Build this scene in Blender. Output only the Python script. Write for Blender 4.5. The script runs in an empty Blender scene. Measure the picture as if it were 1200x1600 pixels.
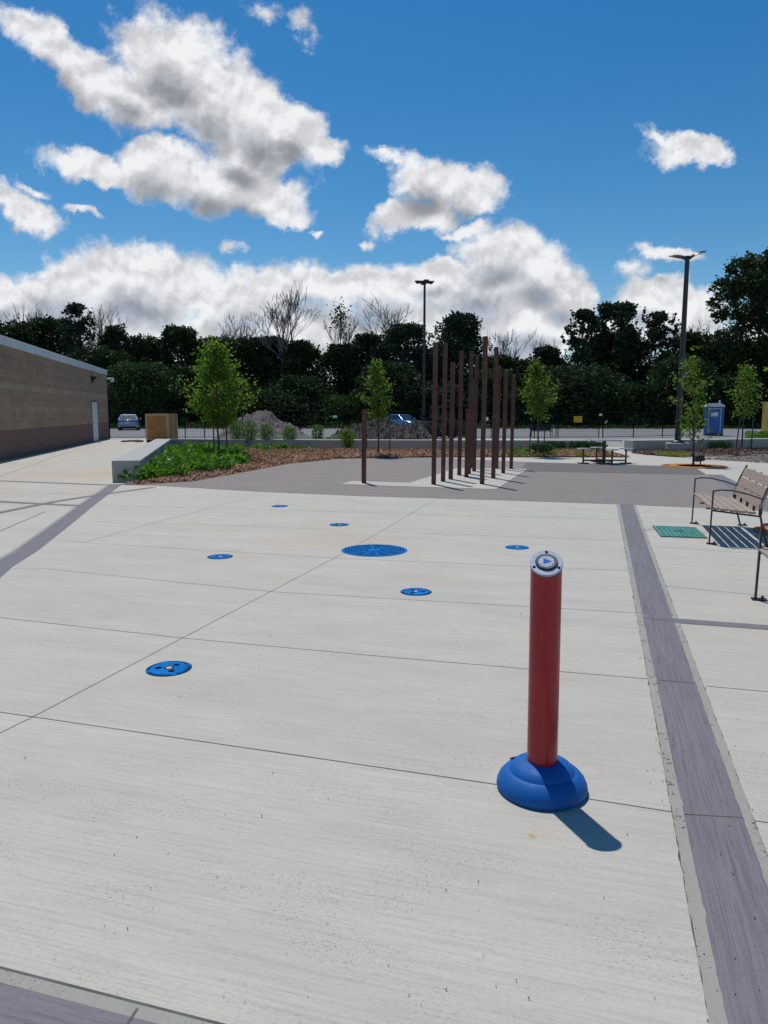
import bpy, math, random
import numpy as np
from mathutils import Vector, Matrix
R = math.radians
sc = bpy.context.scene
COL = sc.collection

# ---------------------------------------------------------------- camera
CAM_H, FPX = 1.6, 1155.0
PITCH = math.atan(156 / 1155)
cd = bpy.data.cameras.new('camera'); cam = bpy.data.objects.new('camera', cd); COL.objects.link(cam)
cam.location = (0, 0, CAM_H); cam.rotation_euler = (math.pi / 2 - PITCH, 0, 0)
cd.sensor_fit = 'VERTICAL'; cd.sensor_height = 36; cd.lens = FPX / 1600 * 36
cd.clip_start = .05; cd.clip_end = 6000
sc.camera = cam
sc.view_settings.view_transform = 'Standard'; sc.view_settings.look = 'None'
sc.view_settings.exposure = 0.0; sc.view_settings.gamma = 1
SUN_EL, SUN_AZ = R(66), math.atan2(-0.35, 0.94)      # azimuth from +Y towards +X
SKY_STRENGTH, SUN_STRENGTH = 0.092, 3.35

def ray(px, py):
    c, s = math.cos(PITCH), math.sin(PITCH); u = 800 - py
    return (px - 600, FPX * c + u * s, -FPX * s + u * c)
def G(px, py, z=0):                       # photo measurement -> point on the ground (or a level z)
    d = ray(px, py); t = (z - CAM_H) / d[2]
    return (d[0] * t, d[1] * t)
def at(px, py, Y):                        # photo measurement -> x, z at the distance Y
    d = ray(px, py); t = Y / d[1]
    return d[0] * t, CAM_H + d[2] * t

# ---------------------------------------------------------------- node helper
class NT:
    def __init__(s, nt): s.nt = nt; nt.nodes.clear()
    def n(s, t, ins=None, **kw):
        nd = s.nt.nodes.new(t)
        for k, v in kw.items(): setattr(nd, k, v)
        for k, v in (ins or {}).items():
            so = nd.inputs[k]
            if isinstance(v, bpy.types.NodeSocket): s.nt.links.new(v, so)
            else: so.default_value = v
        return nd
    def m(s, op, a, b=0.0, c=0.0, clamp=False):
        return s.n('ShaderNodeMath', {0: a, 1: b, 2: c}, operation=op, use_clamp=clamp).outputs[0]
    def mr(s, v, a, b, c=0.0, d=1.0, smooth=False):
        return s.n('ShaderNodeMapRange', {'Value': v, 'From Min': a, 'From Max': b, 'To Min': c, 'To Max': d},
                   interpolation_type='SMOOTHSTEP' if smooth else 'LINEAR').outputs[0]
    def mix(s, f, a, b, bt='MIX'):
        nd = s.n('ShaderNodeMix', data_type='RGBA', blend_type=bt)
        for i, v in ((0, f), (6, a), (7, b)):
            if isinstance(v, bpy.types.NodeSocket): s.nt.links.new(v, nd.inputs[i])
            else: nd.inputs[i].default_value = v if i == 0 else (v[0], v[1], v[2], 1)
        return nd.outputs[2]
    def map(s, vec, loc=(0, 0, 0), rot=(0, 0, 0), scale=(1, 1, 1), t='POINT'):
        return s.n('ShaderNodeMapping', {'Vector': vec, 'Location': loc, 'Rotation': rot, 'Scale': scale}, vector_type=t).outputs[0]
    def noise(s, vec, scale, detail=4, rough=.5, dist=0, out=0):
        return s.n('ShaderNodeTexNoise', {'Vector': vec, 'Scale': scale, 'Detail': detail, 'Roughness': rough, 'Distortion': dist}).outputs[out]

# ---------------------------------------------------------------- world: sky with cumulus clouds
w = bpy.data.worlds.new('World'); sc.world = w; w.use_nodes = True
T = NT(w.node_tree)
sky = T.n('ShaderNodeTexSky', sky_type='NISHITA', sun_disc=False, sun_elevation=SUN_EL, sun_rotation=SUN_AZ,
          altitude=300, air_density=1.0, dust_density=0.25, ozone_density=2.2)
hs = T.n('ShaderNodeHueSaturation', {'Hue': .496, 'Saturation': 1.42, 'Value': 1.0, 'Color': sky.outputs[0]})
bg_sky = T.n('ShaderNodeBackground', {'Color': hs.outputs[0], 'Strength': SKY_STRENGTH})
tc = T.n('ShaderNodeTexCoord')
sep = T.n('ShaderNodeSeparateXYZ', {0: tc.outputs['Generated']})
ya = T.m('MAXIMUM', T.m('ABSOLUTE', sep.outputs[1]), .06)  # absolute value mirrors the clouds behind the camera, added unseen for neutral fill
P0 = T.n('ShaderNodeCombineXYZ', {0: T.m('DIVIDE', sep.outputs[0], ya), 1: T.m('DIVIDE', sep.outputs[2], ya), 2: 0.0}).outputs[0]
# clouds: (x, y, rx, ry, tilt clockwise) as measured on the photo, turned into sky directions
CL = [(110,98,128,44,33),(210,140,80,55,20),(285,105,128,86,30),(345,165,110,75,30),(420,190,100,60,38),(480,232,48,30,30),
      (150,250,96,28,14),(255,265,80,50,25),(330,285,118,52,18),(420,318,62,32,18),(390,235,60,40,20),(395,300,85,46,18),(468,200,58,44,45),(515,236,22,12,20),(440,335,40,20,10),
      (35,318,85,26,27),(50,288,30,9,22),(140,335,40,9,10),
      (675,280,68,48,8),(735,296,55,36,-12),(650,335,70,26,-8),(600,250,30,8,0),(572,376,13,8,0),(770,272,22,14,0),
      (1070,247,72,26,8),(1022,226,35,14,40),(1110,262,40,20,0),
      (790,400,92,50,5),(850,430,66,50,25),(885,460,50,34,0),(760,450,120,60,0),(690,425,90,26,-8),(720,356,42,10,0),
      (600,455,120,44,-4),(500,450,95,38,6),(400,470,110,42,0),(220,450,150,58,6),(100,450,120,50,0),(10,460,80,42,0),
      (150,520,260,60,0),(420,540,330,70,0),(700,530,240,56,0),(820,510,120,44,0),
      (1015,462,62,30,0),(1060,492,90,40,0),(1000,420,28,12,0),(1048,402,44,12,8),(940,520,70,32,0),(1150,540,90,30,0),
      (415,12,20,22,50),(466,24,22,18,60),(352,398,14,9,0),(487,367,9,5,0)]
def uv(px, py):
    d = ray(px, py); return d[0] / d[1], d[2] / d[1]
def group_field():
    g = bpy.data.node_groups.new('cloud_field', 'ShaderNodeTree')
    g.interface.new_socket('P', in_out='INPUT', socket_type='NodeSocketVector')
    g.interface.new_socket('F', in_out='OUTPUT', socket_type='NodeSocketFloat')
    N = NT(g); gi = N.n('NodeGroupInput'); acc = None
    for cx, cy, rx, ry, rot in CL:
        u, v = uv(cx, cy); u1, _ = uv(cx + rx, cy); _, v1 = uv(cx, cy - ry)
        q = N.map(gi.outputs[0], (u, v, 0), (0, 0, -R(rot)), (abs(u1 - u), abs(v1 - v), 1), 'TEXTURE')
        ln = N.n('ShaderNodeVectorMath', {0: q}, operation='LENGTH').outputs['Value']
        f = N.m('MULTIPLY', N.m('SUBTRACT', 1.0, ln), min(1.0, .35 + ry / 55) if ry > 23 or rx > 35 else .34)
        acc = f if acc is None else N.m('SMOOTH_MAX', acc, f, .09)
    N.n('NodeGroupOutput', {0: acc}); return g
gf = group_field()
def field(vec): return T.n('ShaderNodeGroup', {0: vec}, node_tree=gf).outputs[0]
wn = T.noise(P0, 7.0, 7, .62, 0, 1)
warp = T.n('ShaderNodeVectorMath', {0: wn, 1: (.5, .5, .5)}, operation='SUBTRACT').outputs[0]
def warped(k, off=(0, 0, 0)):
    a = T.n('ShaderNodeVectorMath', {0: warp, 1: (k, k, 0), 2: P0}, operation='MULTIPLY_ADD').outputs[0]
    return T.n('ShaderNodeVectorMath', {0: a, 1: off}, operation='ADD').outputs[0]
f1 = field(warped(.115)); f2 = field(warped(.05, (0.012, .03, 0)))
fine = T.noise(P0, 30.0, 9, .66); mid = T.noise(P0, 9.0, 6, .55); billow = T.noise(warped(.05, (3, 1, 0)), 15.0, 5, .5)
fsum = T.m('ADD', T.m('ADD', f1, .05), T.m('ADD', T.m('MULTIPLY', T.m('SUBTRACT', fine, .5), .95), T.m('MULTIPLY', T.m('SUBTRACT', mid, .5), .75)))
alpha = T.mr(fsum, -.12, .34, 0, 1, True)
front = T.mr(sep.outputs[1], .0, .12)
alpha = T.m('MULTIPLY', alpha, T.mr(sep.outputs[2], -.02, .02))
thick = T.mr(T.m('ADD', f2, T.m('MULTIPLY', T.m('SUBTRACT', billow, .5), .5)), .22, .92, 0, 1, True)
# light from above: a billow is bright where the cloud thins towards the sun, dark on its far side
wp = warped(.035, (1, 2, 0)); wp2 = T.n('ShaderNodeVectorMath', {0: wp, 1: (-.004, .012, 0)}, operation='ADD').outputs[0]
rel = T.m('SUBTRACT', T.noise(wp, 13.0, 7, .56), T.noise(wp2, 13.0, 7, .56))
vv = T.n('ShaderNodeSeparateXYZ', {0: P0}).outputs[1]
gcol = T.mix(T.mr(vv, .06, .24), (.44, .52, .64), (.36, .39, .44))
ccol = T.mix(T.m('MULTIPLY', thick, .92), (.93, .94, .97), gcol)
lit = T.mr(rel, -.07, .09, .80, 1.22)
ccol = T.n('ShaderNodeVectorMath', {0: ccol, 3: lit}, operation='SCALE').outputs[0]
ccol = T.n('ShaderNodeVectorMath', {0: ccol, 1: (1.04, 1.05, 1.06)}, operation='MINIMUM').outputs[0]
bg_cl = T.n('ShaderNodeBackground', {'Color': ccol, 'Strength': .84})
ms = T.n('ShaderNodeMixShader', {0: alpha, 1: bg_sky.outputs[0], 2: bg_cl.outputs[0]})
T.n('ShaderNodeOutputWorld', {0: ms.outputs[0]})

sd = bpy.data.lights.new('sun', 'SUN'); sun = bpy.data.objects.new('sun', sd); COL.objects.link(sun)
sd.energy = SUN_STRENGTH; sd.angle = R(.53); sd.color = (1, .965, .90)
sdir = Vector((math.cos(SUN_EL) * math.sin(SUN_AZ), math.cos(SUN_EL) * math.cos(SUN_AZ), math.sin(SUN_EL)))
sun.rotation_euler = sdir.to_track_quat('Z', 'Y').to_euler(); sun.location = (0, 0, 30)

# ---------------------------------------------------------------- materials
def new_mat(name):
    m = bpy.data.materials.new(name); m.use_nodes = True; return m, NT(m.node_tree)
def simple(name, col, rough=.6, metal=0, var=.12, scale=8, bump=.0, bscale=60, coat=0, spec=.5, col2=None, trans=None):
    m, N = new_mat(name); tcn = N.n('ShaderNodeTexCoord').outputs['Object']
    nz = N.noise(tcn, scale, 5, .6)
    c2 = col2 or tuple(c * (1 - var * 2) for c in col); c1 = tuple(min(1, c * (1 + var)) for c in col)
    cc = N.mix(N.mr(nz, .3, .7), c1, c2)
    rr = N.mr(N.noise(tcn, scale * 2.3, 3), .3, .7, max(0, rough - .07), min(1, rough + .07))
    b = N.n('ShaderNodeBsdfPrincipled', {'Base Color': cc, 'Roughness': rr, 'Metallic': metal, 'Coat Weight': coat, 'Specular IOR Level': spec})
    if bump: 
        bn = N.n('ShaderNodeBump', {'Strength': bump, 'Distance': .01, 'Height': N.noise(tcn, bscale, 5, .6)})
        N.nt.links.new(bn.outputs[0], b.inputs['Normal'])
    out = b.outputs[0]
    if trans:
        t = N.n('ShaderNodeBsdfTranslucent', {'Color': (*trans[0], 1)})
        out = N.n('ShaderNodeMixShader', {0: trans[1], 1: b.outputs[0], 2: t.outputs[0]}).outputs[0]
    N.n('ShaderNodeOutputMaterial', {0: out}); return m

FAM = R(-16.3)      # direction of the broom marks and cross joints
def concrete(name, base, dark, rot=FAM, streak=1.0, warm=.35, pits=1.0, rough=.72):
    m, N = new_mat(name); g = N.n('ShaderNodeNewGeometry').outputs['Position']
    q = N.map(g, rot=(0, 0, -rot))
    big = N.noise(q, .35, 4, .6); med = N.noise(N.map(q, scale=(.5, 1.6, 1)), 1.7, 6, .65)
    st1 = N.noise(N.map(q, scale=(.6, 26, 1)), 3.0, 5, .62, .25); st2 = N.noise(N.map(q, scale=(3.0, 150, 1)), 1.6, 3, .6, .3)
    fine = N.noise(g, 260, 3, .6); grain = N.noise(g, 60, 5, .7)
    c = N.mix(N.mr(med, .32, .70), base, tuple(b * .87 for b in base))
    if name == 'brushed_concrete':
        sq = N.n('ShaderNodeSeparateXYZ', {0: q}); fl = N.n('ShaderNodeCombineXYZ', {0: N.m('FLOOR', N.m('DIVIDE', N.m('ADD', sq.outputs[0], 2.85), 3.2)), 1: N.m('FLOOR', N.m('DIVIDE', N.m('SUBTRACT', sq.outputs[1], 3.05), 1.475)), 2: 0.0}).outputs[0]
        wh = N.n('ShaderNodeTexWhiteNoise', {'Vector': fl}, noise_dimensions='3D').outputs['Value']
        c = N.mix(N.m('MULTIPLY', wh, .30), c, tuple(b * .80 for b in base))
        c = N.mix(N.m('MULTIPLY', N.mr(N.noise(N.map(q, scale=(.35, 1.2, 1)), .9, 5, .62), .45, .68), .45), c, tuple(b * .78 for b in base))
    c = N.mix(N.m('MULTIPLY', N.mr(st1, .47, .72), .50 * streak), c, dark)
    c = N.mix(N.m('MULTIPLY', N.mr(st2, .50, .72), .38 * streak), c, dark)
    c = N.mix(N.m('MULTIPLY', N.mr(grain, .50, .70), .32), c, dark)
    c = N.mix(N.m('MULTIPLY', N.mr(big, .52, .72), warm), c, (base[0] * 1.0, base[1] * .9, base[2] * .74))
    dash = N.mr(N.noise(N.map(q, scale=(5, 60, 1), loc=(3, 9, 0)), 1.3, 5, .7, .4), .60, .68)
    c = N.mix(N.m('MULTIPLY', N.m('MULTIPLY', dash, N.mr(grain, .45, .6)), .45 * streak), c, tuple(d * .8 for d in dark))
    # short open pores grouped in patches
    pn = N.noise(N.map(q, scale=(1, 2.4, 1)), 85, 3, .55, .6)
    pm = N.mr(N.noise(N.map(q, scale=(1, 2.2, 1), loc=(7, 3, 0)), 1.5, 4, .6), .47, .60)
    pit = N.m('MULTIPLY', N.m('MULTIPLY', N.mr(pn, .60, .68), pm), .75 * pits)
    c = N.mix(pit, c, tuple(d * .45 for d in dark))
    stains = None
    if warm > 0.2:
        for (sx, sy, r, k) in STAINS:
            dd = N.n('ShaderNodeVectorMath', {0: g, 1: (sx, sy, 0)}, operation='DISTANCE').outputs['Value']
            dn = N.m('ADD', dd, N.m('MULTIPLY', N.m('SUBTRACT', N.noise(g, 3.5 / max(r, .03) * .5, 4, .6), .5), r * 1.5))
            v = N.m('MULTIPLY', N.mr(dn, r, r * .2), k)
            stains = v if stains is None else N.m('MAXIMUM', stains, v)
        c = N.mix(stains, c, (.50, .30, .12))
    b = N.n('ShaderNodeBsdfPrincipled', {'Base Color': c, 'Roughness': rough, 'Specular IOR Level': .35})
    h = N.m('ADD', N.m('MULTIPLY', st2, .6), N.m('SUBTRACT', N.m('MULTIPLY', fine, .35), N.m('MULTIPLY', pit, 1.2)))
    N.nt.links.new(N.n('ShaderNodeBump', {'Strength': .35, 'Distance': .004, 'Height': h}).outputs[0], b.inputs['Normal'])
    N.n('ShaderNodeOutputMaterial', {0: b.outputs[0]}); return m
STAINS = [(*G(832, 1307), .022, .95), (*G(838, 1301), .07, .16), (*G(530, 845), 1.1, .20), (*G(264, 1062), .2, .13), (*G(150, 740), 2.6, .30),
          (*G(520, 822), .7, .16), (*G(160, 765), 1.3, .16), (*G(650, 900), .6, .08), (*G(110, 700), 4.5, .15)]
M = {}
M['plaza'] = concrete('brushed_concrete', (.56, .52, .45), (.28, .265, .24), streak=.82, pits=1.05)
M['band'] = concrete('dark_banding', (.205, .193, .212), (.09, .084, .09), rot=R(73.7), streak=1.6, warm=.05, pits=.5)
M['band2'] = concrete('dark_banding_across', (.205, .193, .212), (.09, .084, .09), streak=1.6, rot=FAM, warm=.05, pits=.5)
M['border'] = concrete('trowelled_border', (.36, .345, .30), (.21, .20, .17), rot=R(73.7), streak=.25, warm=.1, pits=1.6)
M['joint'] = simple('dark_joint', (.11, .105, .10), .9, var=.3, scale=3)  # plain dark grey of the joint strips, varied by noise
M['brown'] = concrete('mauve_asphalt', (.25, .215, .195), (.18, .155, .14), rot=FAM, streak=.35, warm=.05, pits=.15, rough=.8)
M['patch'] = concrete('older_asphalt', (.155, .145, .135), (.095, .088, .08), rot=FAM, streak=.8, warm=.05, pits=.3, rough=.85)
M['wallc'] = concrete('cast_concrete', (.42, .42, .40), (.26, .26, .26), streak=.1, warm=.1, pits=.2)
M['lot'] = concrete('parking_asphalt', (.20, .205, .21), (.12, .12, .125), rot=R(-3), streak=.5, warm=0.1, pits=.2)
M['sand'] = concrete('sandy_concrete', (.34, .31, .26), (.21, .185, .15), rot=R(-5), streak=.6, warm=.1, pits=.4)
M['grass'] = simple('grass_ground', (.035, .06, .022), .9, var=.3, scale=.8, bump=.6, bscale=9)
M['mulch'] = simple('mulch', (.30, .16, .085), .95, scale=16, var=.3, col2=(.11, .055, .03), bump=1, bscale=40)
M['mulchd'] = simple('mulch_dark', (.15, .095, .06), .95, scale=16, var=.3, col2=(.06, .035, .025), bump=1, bscale=40)
M['gravel'] = simple('gravel', (.42, .34, .25), .9, scale=30, var=.3, col2=(.18, .13, .09), bump=1, bscale=60)
def chip_mat(name, cols):
    m, N = new_mat(name); oi = N.noise(N.n('ShaderNodeNewGeometry').outputs['Position'], 14, 1, .5)
    rn = N.n('ShaderNodeNewGeometry').outputs['Random Per Island']
    cr = N.n('ShaderNodeValToRGB', {0: rn})
    el = cr.color_ramp.elements; el[0].color = (*cols[0], 1); el[1].color = (*cols[-1], 1)
    for i, c in enumerate(cols[1:-1]):
        e = el.new((i + 1) / (len(cols) - 1)); e.color = (*c, 1)
    b = N.n('ShaderNodeBsdfPrincipled', {'Base Color': cr.outputs[0], 'Roughness': .9})
    N.n('ShaderNodeOutputMaterial', {0: b.outputs[0]}); return m
M['chips'] = chip_mat('wood_chips', [(.09, .045, .027), (.33, .165, .08), (.50, .28, .15), (.64, .46, .30), (.22, .11, .06)])
M['chipsd'] = chip_mat('wood_chips_dark', [(.05, .03, .02), (.15, .085, .055), (.22, .14, .09), (.12, .065, .04)])
M['pebbles'] = chip_mat('gravel_stones', [(.30, .25, .19), (.52, .44, .33), (.62, .58, .5), (.2, .15, .1)])

def leaf_mat(name, c1, c2, tr, trcol, rough=.5, c3=None, spec=.12):
    m, N = new_mat(name); gm = N.n('ShaderNodeNewGeometry')
    rn = gm.outputs['Random Per Island']; big = N.noise(gm.outputs['Position'], .55, 3, .6)
    c = N.mix(rn, c1, c2)
    if c3: c = N.mix(N.mr(big, .42, .66), c, c3)
    b = N.n('ShaderNodeBsdfPrincipled', {'Base Color': c, 'Roughness': rough, 'Specular IOR Level': spec})
    t = N.n('ShaderNodeBsdfTranslucent', {'Color': N.mix(rn, trcol, tuple(x * .6 for x in trcol))})
    N.n('ShaderNodeOutputMaterial', {0: N.n('ShaderNodeMixShader', {0: tr, 1: b.outputs[0], 2: t.outputs[0]}).outputs[0]})
    return m
M['wood1'] = leaf_mat('woodland_leaves', (.024, .046, .020), (.044, .072, .028), .12, (.06, .13, .03), .65)
M['wood2'] = leaf_mat('woodland_leaves_mid', (.034, .068, .024), (.056, .098, .034), .16, (.08, .17, .03), .6)
M['wood3'] = leaf_mat('woodland_leaves_bluish', (.028, .050, .030), (.044, .070, .040), .10, (.05, .11, .04), .65)
M['young'] = leaf_mat('young_leaves', (.05, .10, .018), (.10, .165, .027), .42, (.28, .50, .035), .4)
M['young2'] = leaf_mat('young_leaves_dark', (.05, .095, .022), (.10, .15, .03), .42, (.26, .44, .04), .4)
M['cover'] = leaf_mat('ground_cover_leaves', (.04, .11, .018), (.11, .23, .035), .36, (.20, .50, .03), .35, c3=(.025, .075, .014), spec=.22)
M['shrub'] = leaf_mat('shrub_leaves', (.055, .11, .03), (.10, .16, .05), .4, (.18, .36, .05), .5)
M['juniper'] = leaf_mat('juniper_leaves', (.025, .07, .025), (.05, .11, .035), .2, (.05, .16, .03), .5)
M['lime'] = leaf_mat('lime_leaves', (.22, .26, .06), (.34, .36, .10), .3, (.4, .45, .08), .5)
M['bark'] = simple('bark', (.10, .08, .065), .9, var=.3, scale=14, bump=.6, bscale=40)
M['barkd'] = simple('bark_dark', (.06, .05, .042), .9, var=.3, scale=3, bump=.6, bscale=20)
M['twig'] = simple('dead_twigs', (.22, .205, .19), .9, var=.25, scale=2)
M['rust'] = simple('weathered_steel', (.130, .050, .034), .75, var=.2, scale=5, col2=(.062, .030, .027), bump=.3, bscale=90)
M['red'] = simple('red_gloss_paint', (.36, .013, .022), .24, var=.04, scale=3, coat=.12, spec=.35)
M['blue'] = simple('blue_rubber', (.0, .10, .40), .6, spec=.25, var=.10, scale=11, col2=(.012, .105, .33), bump=.10, bscale=220)
M['lid'] = simple('blue_plastic_lid', (.0, .17, .52), .85, spec=.12, var=.18, scale=14, bump=.1, bscale=200)
M['lidd'] = simple('dark_blue_slots', (.002, .03, .13), .9, spec=.1, var=.2, scale=10)
M['grey_plate'] = simple('grey_plate', (.30, .36, .48), .55, var=.04, scale=20)
M['wire'] = simple('fence_wire', (.010, .011, .013), .9, spec=.15)
M['black'] = simple('black_metal', (.016, .016, .018), .42, var=.2, scale=12)
M['blackp'] = simple('black_plastic', (.02, .02, .025), .3, var=.2, scale=12)
M['bronze'] = simple('dark_bronze_paint', (.045, .035, .033), .42, metal=.2, var=.15, scale=4)
M['tri'] = simple('blue_print', (.0, .12, .50), .7, var=.03, spec=.2)
M['hole'] = simple('dark_recess', (.006, .012, .035), .95, spec=.02)
M['steel'] = simple('steel', (.45, .46, .48), .35, metal=.8, var=.1, scale=20)
M['white'] = simple('white_paint', (.72, .74, .75), .45, var=.05)
M['green'] = simple('green_plastic', (.10, .34, .29), .6, var=.2, scale=9, bump=.2, bscale=120)
M['greend'] = simple('green_plastic_recess', (.02, .14, .12), .8, var=.2, scale=9)
M['orange'] = simple('rusty_orange_iron', (.52, .20, .022), .75, var=.25, scale=6, col2=(.30, .10, .015), bump=.2)
M['dirt'] = simple('excavated_dirt', (.11, .088, .075), .95, scale=2.4, var=.3, col2=(.032, .025, .022), bump=1, bscale=7)
M['dirt2'] = simple('grey_dirt', (.16, .137, .12), .95, scale=1.8, var=.3, col2=(.075, .067, .065), bump=1, bscale=7)
M['carsilver'] = simple('silver_blue_car_paint', (.30, .37, .50), .25, metal=.5, var=.03, coat=.6)
M['carblue'] = simple('blue_car_paint', (.16, .24, .42), .25, metal=.5, var=.03, coat=.6)
M['glass'] = simple('tinted_glass', (.02, .03, .035), .06, var=.02, spec=.8)
M['rubber'] = simple('tyre_rubber', (.02, .02, .02), .85, var=.1)
M['redlight'] = simple('tail_lamp', (.35, .01, .015), .25, var=.05)
M['pblue'] = simple('toilet_blue', (.02, .12, .42), .45, var=.08)
M['pwhite'] = simple('toilet_roof', (.62, .68, .76), .5, var=.05)
M['yellow'] = simple('container_yellow', (.55, .36, .06), .6, var=.15, scale=1)
M['signy'] = simple('sign_yellow', (.75, .42, .01), .5, var=.05)
M['fascia'] = simple('metal_fascia', (.62, .70, .72), .5, metal=.0, var=.08, scale=.7)
M['doorw'] = simple('door_paint', (.62, .68, .70), .5, var=.06)
M['frame_red'] = simple('door_frame', (.20, .05, .045), .6)
def wood_mat(name, c1, c2, axis=(1, 14, 14), sc_=3):
    m, N = new_mat(name); t = N.n('ShaderNodeTexCoord').outputs['Object']
    rn = N.n('ShaderNodeNewGeometry').outputs['Random Per Island']
    g = N.noise(N.map(t, scale=axis), sc_, 5, .6, 1.2); g2 = N.noise(t, 2, 3)
    c = N.mix(N.mr(g, .3, .7), c1, c2); c = N.mix(N.m('MULTIPLY', rn, .35), c, tuple(x * .6 for x in c1))
    b = N.n('ShaderNodeBsdfPrincipled', {'Base Color': c, 'Roughness': .7})
    N.nt.links.new(N.n('ShaderNodeBump', {'Strength': .3, 'Distance': .003, 'Height': g}).outputs[0], b.inputs['Normal'])
    N.n('ShaderNodeOutputMaterial', {0: b.outputs[0]}); return m
M['benchwood'] = wood_mat('weathered_slats', (.40, .30, .24), (.29, .215, .175), (14, 1, 14))
M['ply'] = wood_mat('plywood', (.60, .30, .09), (.36, .16, .045), (1, 1, 5), 2.2)
M['plyedge'] = wood_mat('pine_batten', (.70, .50, .30), (.5, .34, .2), (8, 8, 1), 3)

def block_mat():
    m, N = new_mat('split_face_block'); t = N.n('ShaderNodeTexCoord').outputs['Object']
    s = N.n('ShaderNodeSeparateXYZ', {0: t}); z = s.outputs[2]
    v2 = N.n('ShaderNodeCombineXYZ', {0: s.outputs[1], 1: z, 2: 0.0}).outputs[0]
    br = N.n('ShaderNodeTexBrick', {'Vector': v2, 'Color1': (.46, .32, .19, 1), 'Color2': (.36, .25, .155, 1), 'Mortar': (.58, .43, .26, 1), 'Scale': 1.0,
             'Mortar Size': .006, 'Brick Width': .6, 'Row Height': .2})
    n1 = N.noise(t, 9, 6, .75); n2 = N.noise(t, 45, 4, .7); n3 = N.noise(t, .5, 3, .6)
    c = N.mix(.55, br.outputs[0], N.mix(N.mr(n1, .3, .7), (.56, .37, .22), (.22, .145, .09)), 'MIX')
    # smooth paler bands and the red-brown plinth
    def bandm(a, b): return N.m('MULTIPLY', N.m('GREATER_THAN', z, a), N.m('LESS_THAN', z, b))
    c = N.mix(N.m('MULTIPLY', N.m('MAXIMUM', bandm(1.6, 1.8), bandm(2.4, 2.6)), .75), c, (.46, .35, .22))
    pl = N.m('LESS_THAN', z, 1.0)
    c = N.mix(pl, c, N.mix(N.mr(n1, .3, .7), (.26, .135, .115), (.11, .058, .054)))
    fr = N.m('FRACT', N.m('DIVIDE', z, .2)); bed = N.m('MULTIPLY', N.m('LESS_THAN', fr, .09), N.mr(N.noise(N.map(t, scale=(1, .25, 3)), 2.0, 3), .42, .55))
    c = N.mix(N.m('MULTIPLY', bed, .85), c, N.mix(pl, (.66, .46, .24), (.36, .21, .16)))
    row = N.n('ShaderNodeTexWhiteNoise', {'W': N.m('FLOOR', N.m('DIVIDE', z, .2))}, noise_dimensions='1D').outputs['Value']
    blk = N.n('ShaderNodeTexWhiteNoise', {'Vector': N.n('ShaderNodeCombineXYZ', {0: N.m('FLOOR', N.m('DIVIDE', z, .2)), 1: N.m('FLOOR', N.m('DIVIDE', s.outputs[1], .6)), 2: 0.0}).outputs[0]}, noise_dimensions='3D').outputs['Value']
    c = N.mix(N.m('MULTIPLY', row, .25), c, (.16, .11, .075)); c = N.mix(N.m('MULTIPLY', blk, .30), c, (.14, .10, .07))
    c = N.mix(N.m('MULTIPLY', N.mr(n2, .52, .66), .5), c, (.07, .05, .04))
    c = N.mix(N.m('MULTIPLY', N.mr(n3, .45, .7), .25), c, (.12, .09, .07))
    b = N.n('ShaderNodeBsdfPrincipled', {'Base Color': c, 'Roughness': .9})
    h = N.m('ADD', N.m('MULTIPLY', n1, 1.0), N.m('ADD', N.m('MULTIPLY', n2, .4), N.m('MULTIPLY', bed, -.6)))
    N.nt.links.new(N.n('ShaderNodeBump', {'Strength': .7, 'Distance': .03, 'Height': h}).outputs[0], b.inputs['Normal'])
    N.n('ShaderNodeOutputMaterial', {0: b.outputs[0]}); return m
M['block'] = block_mat()

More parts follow.
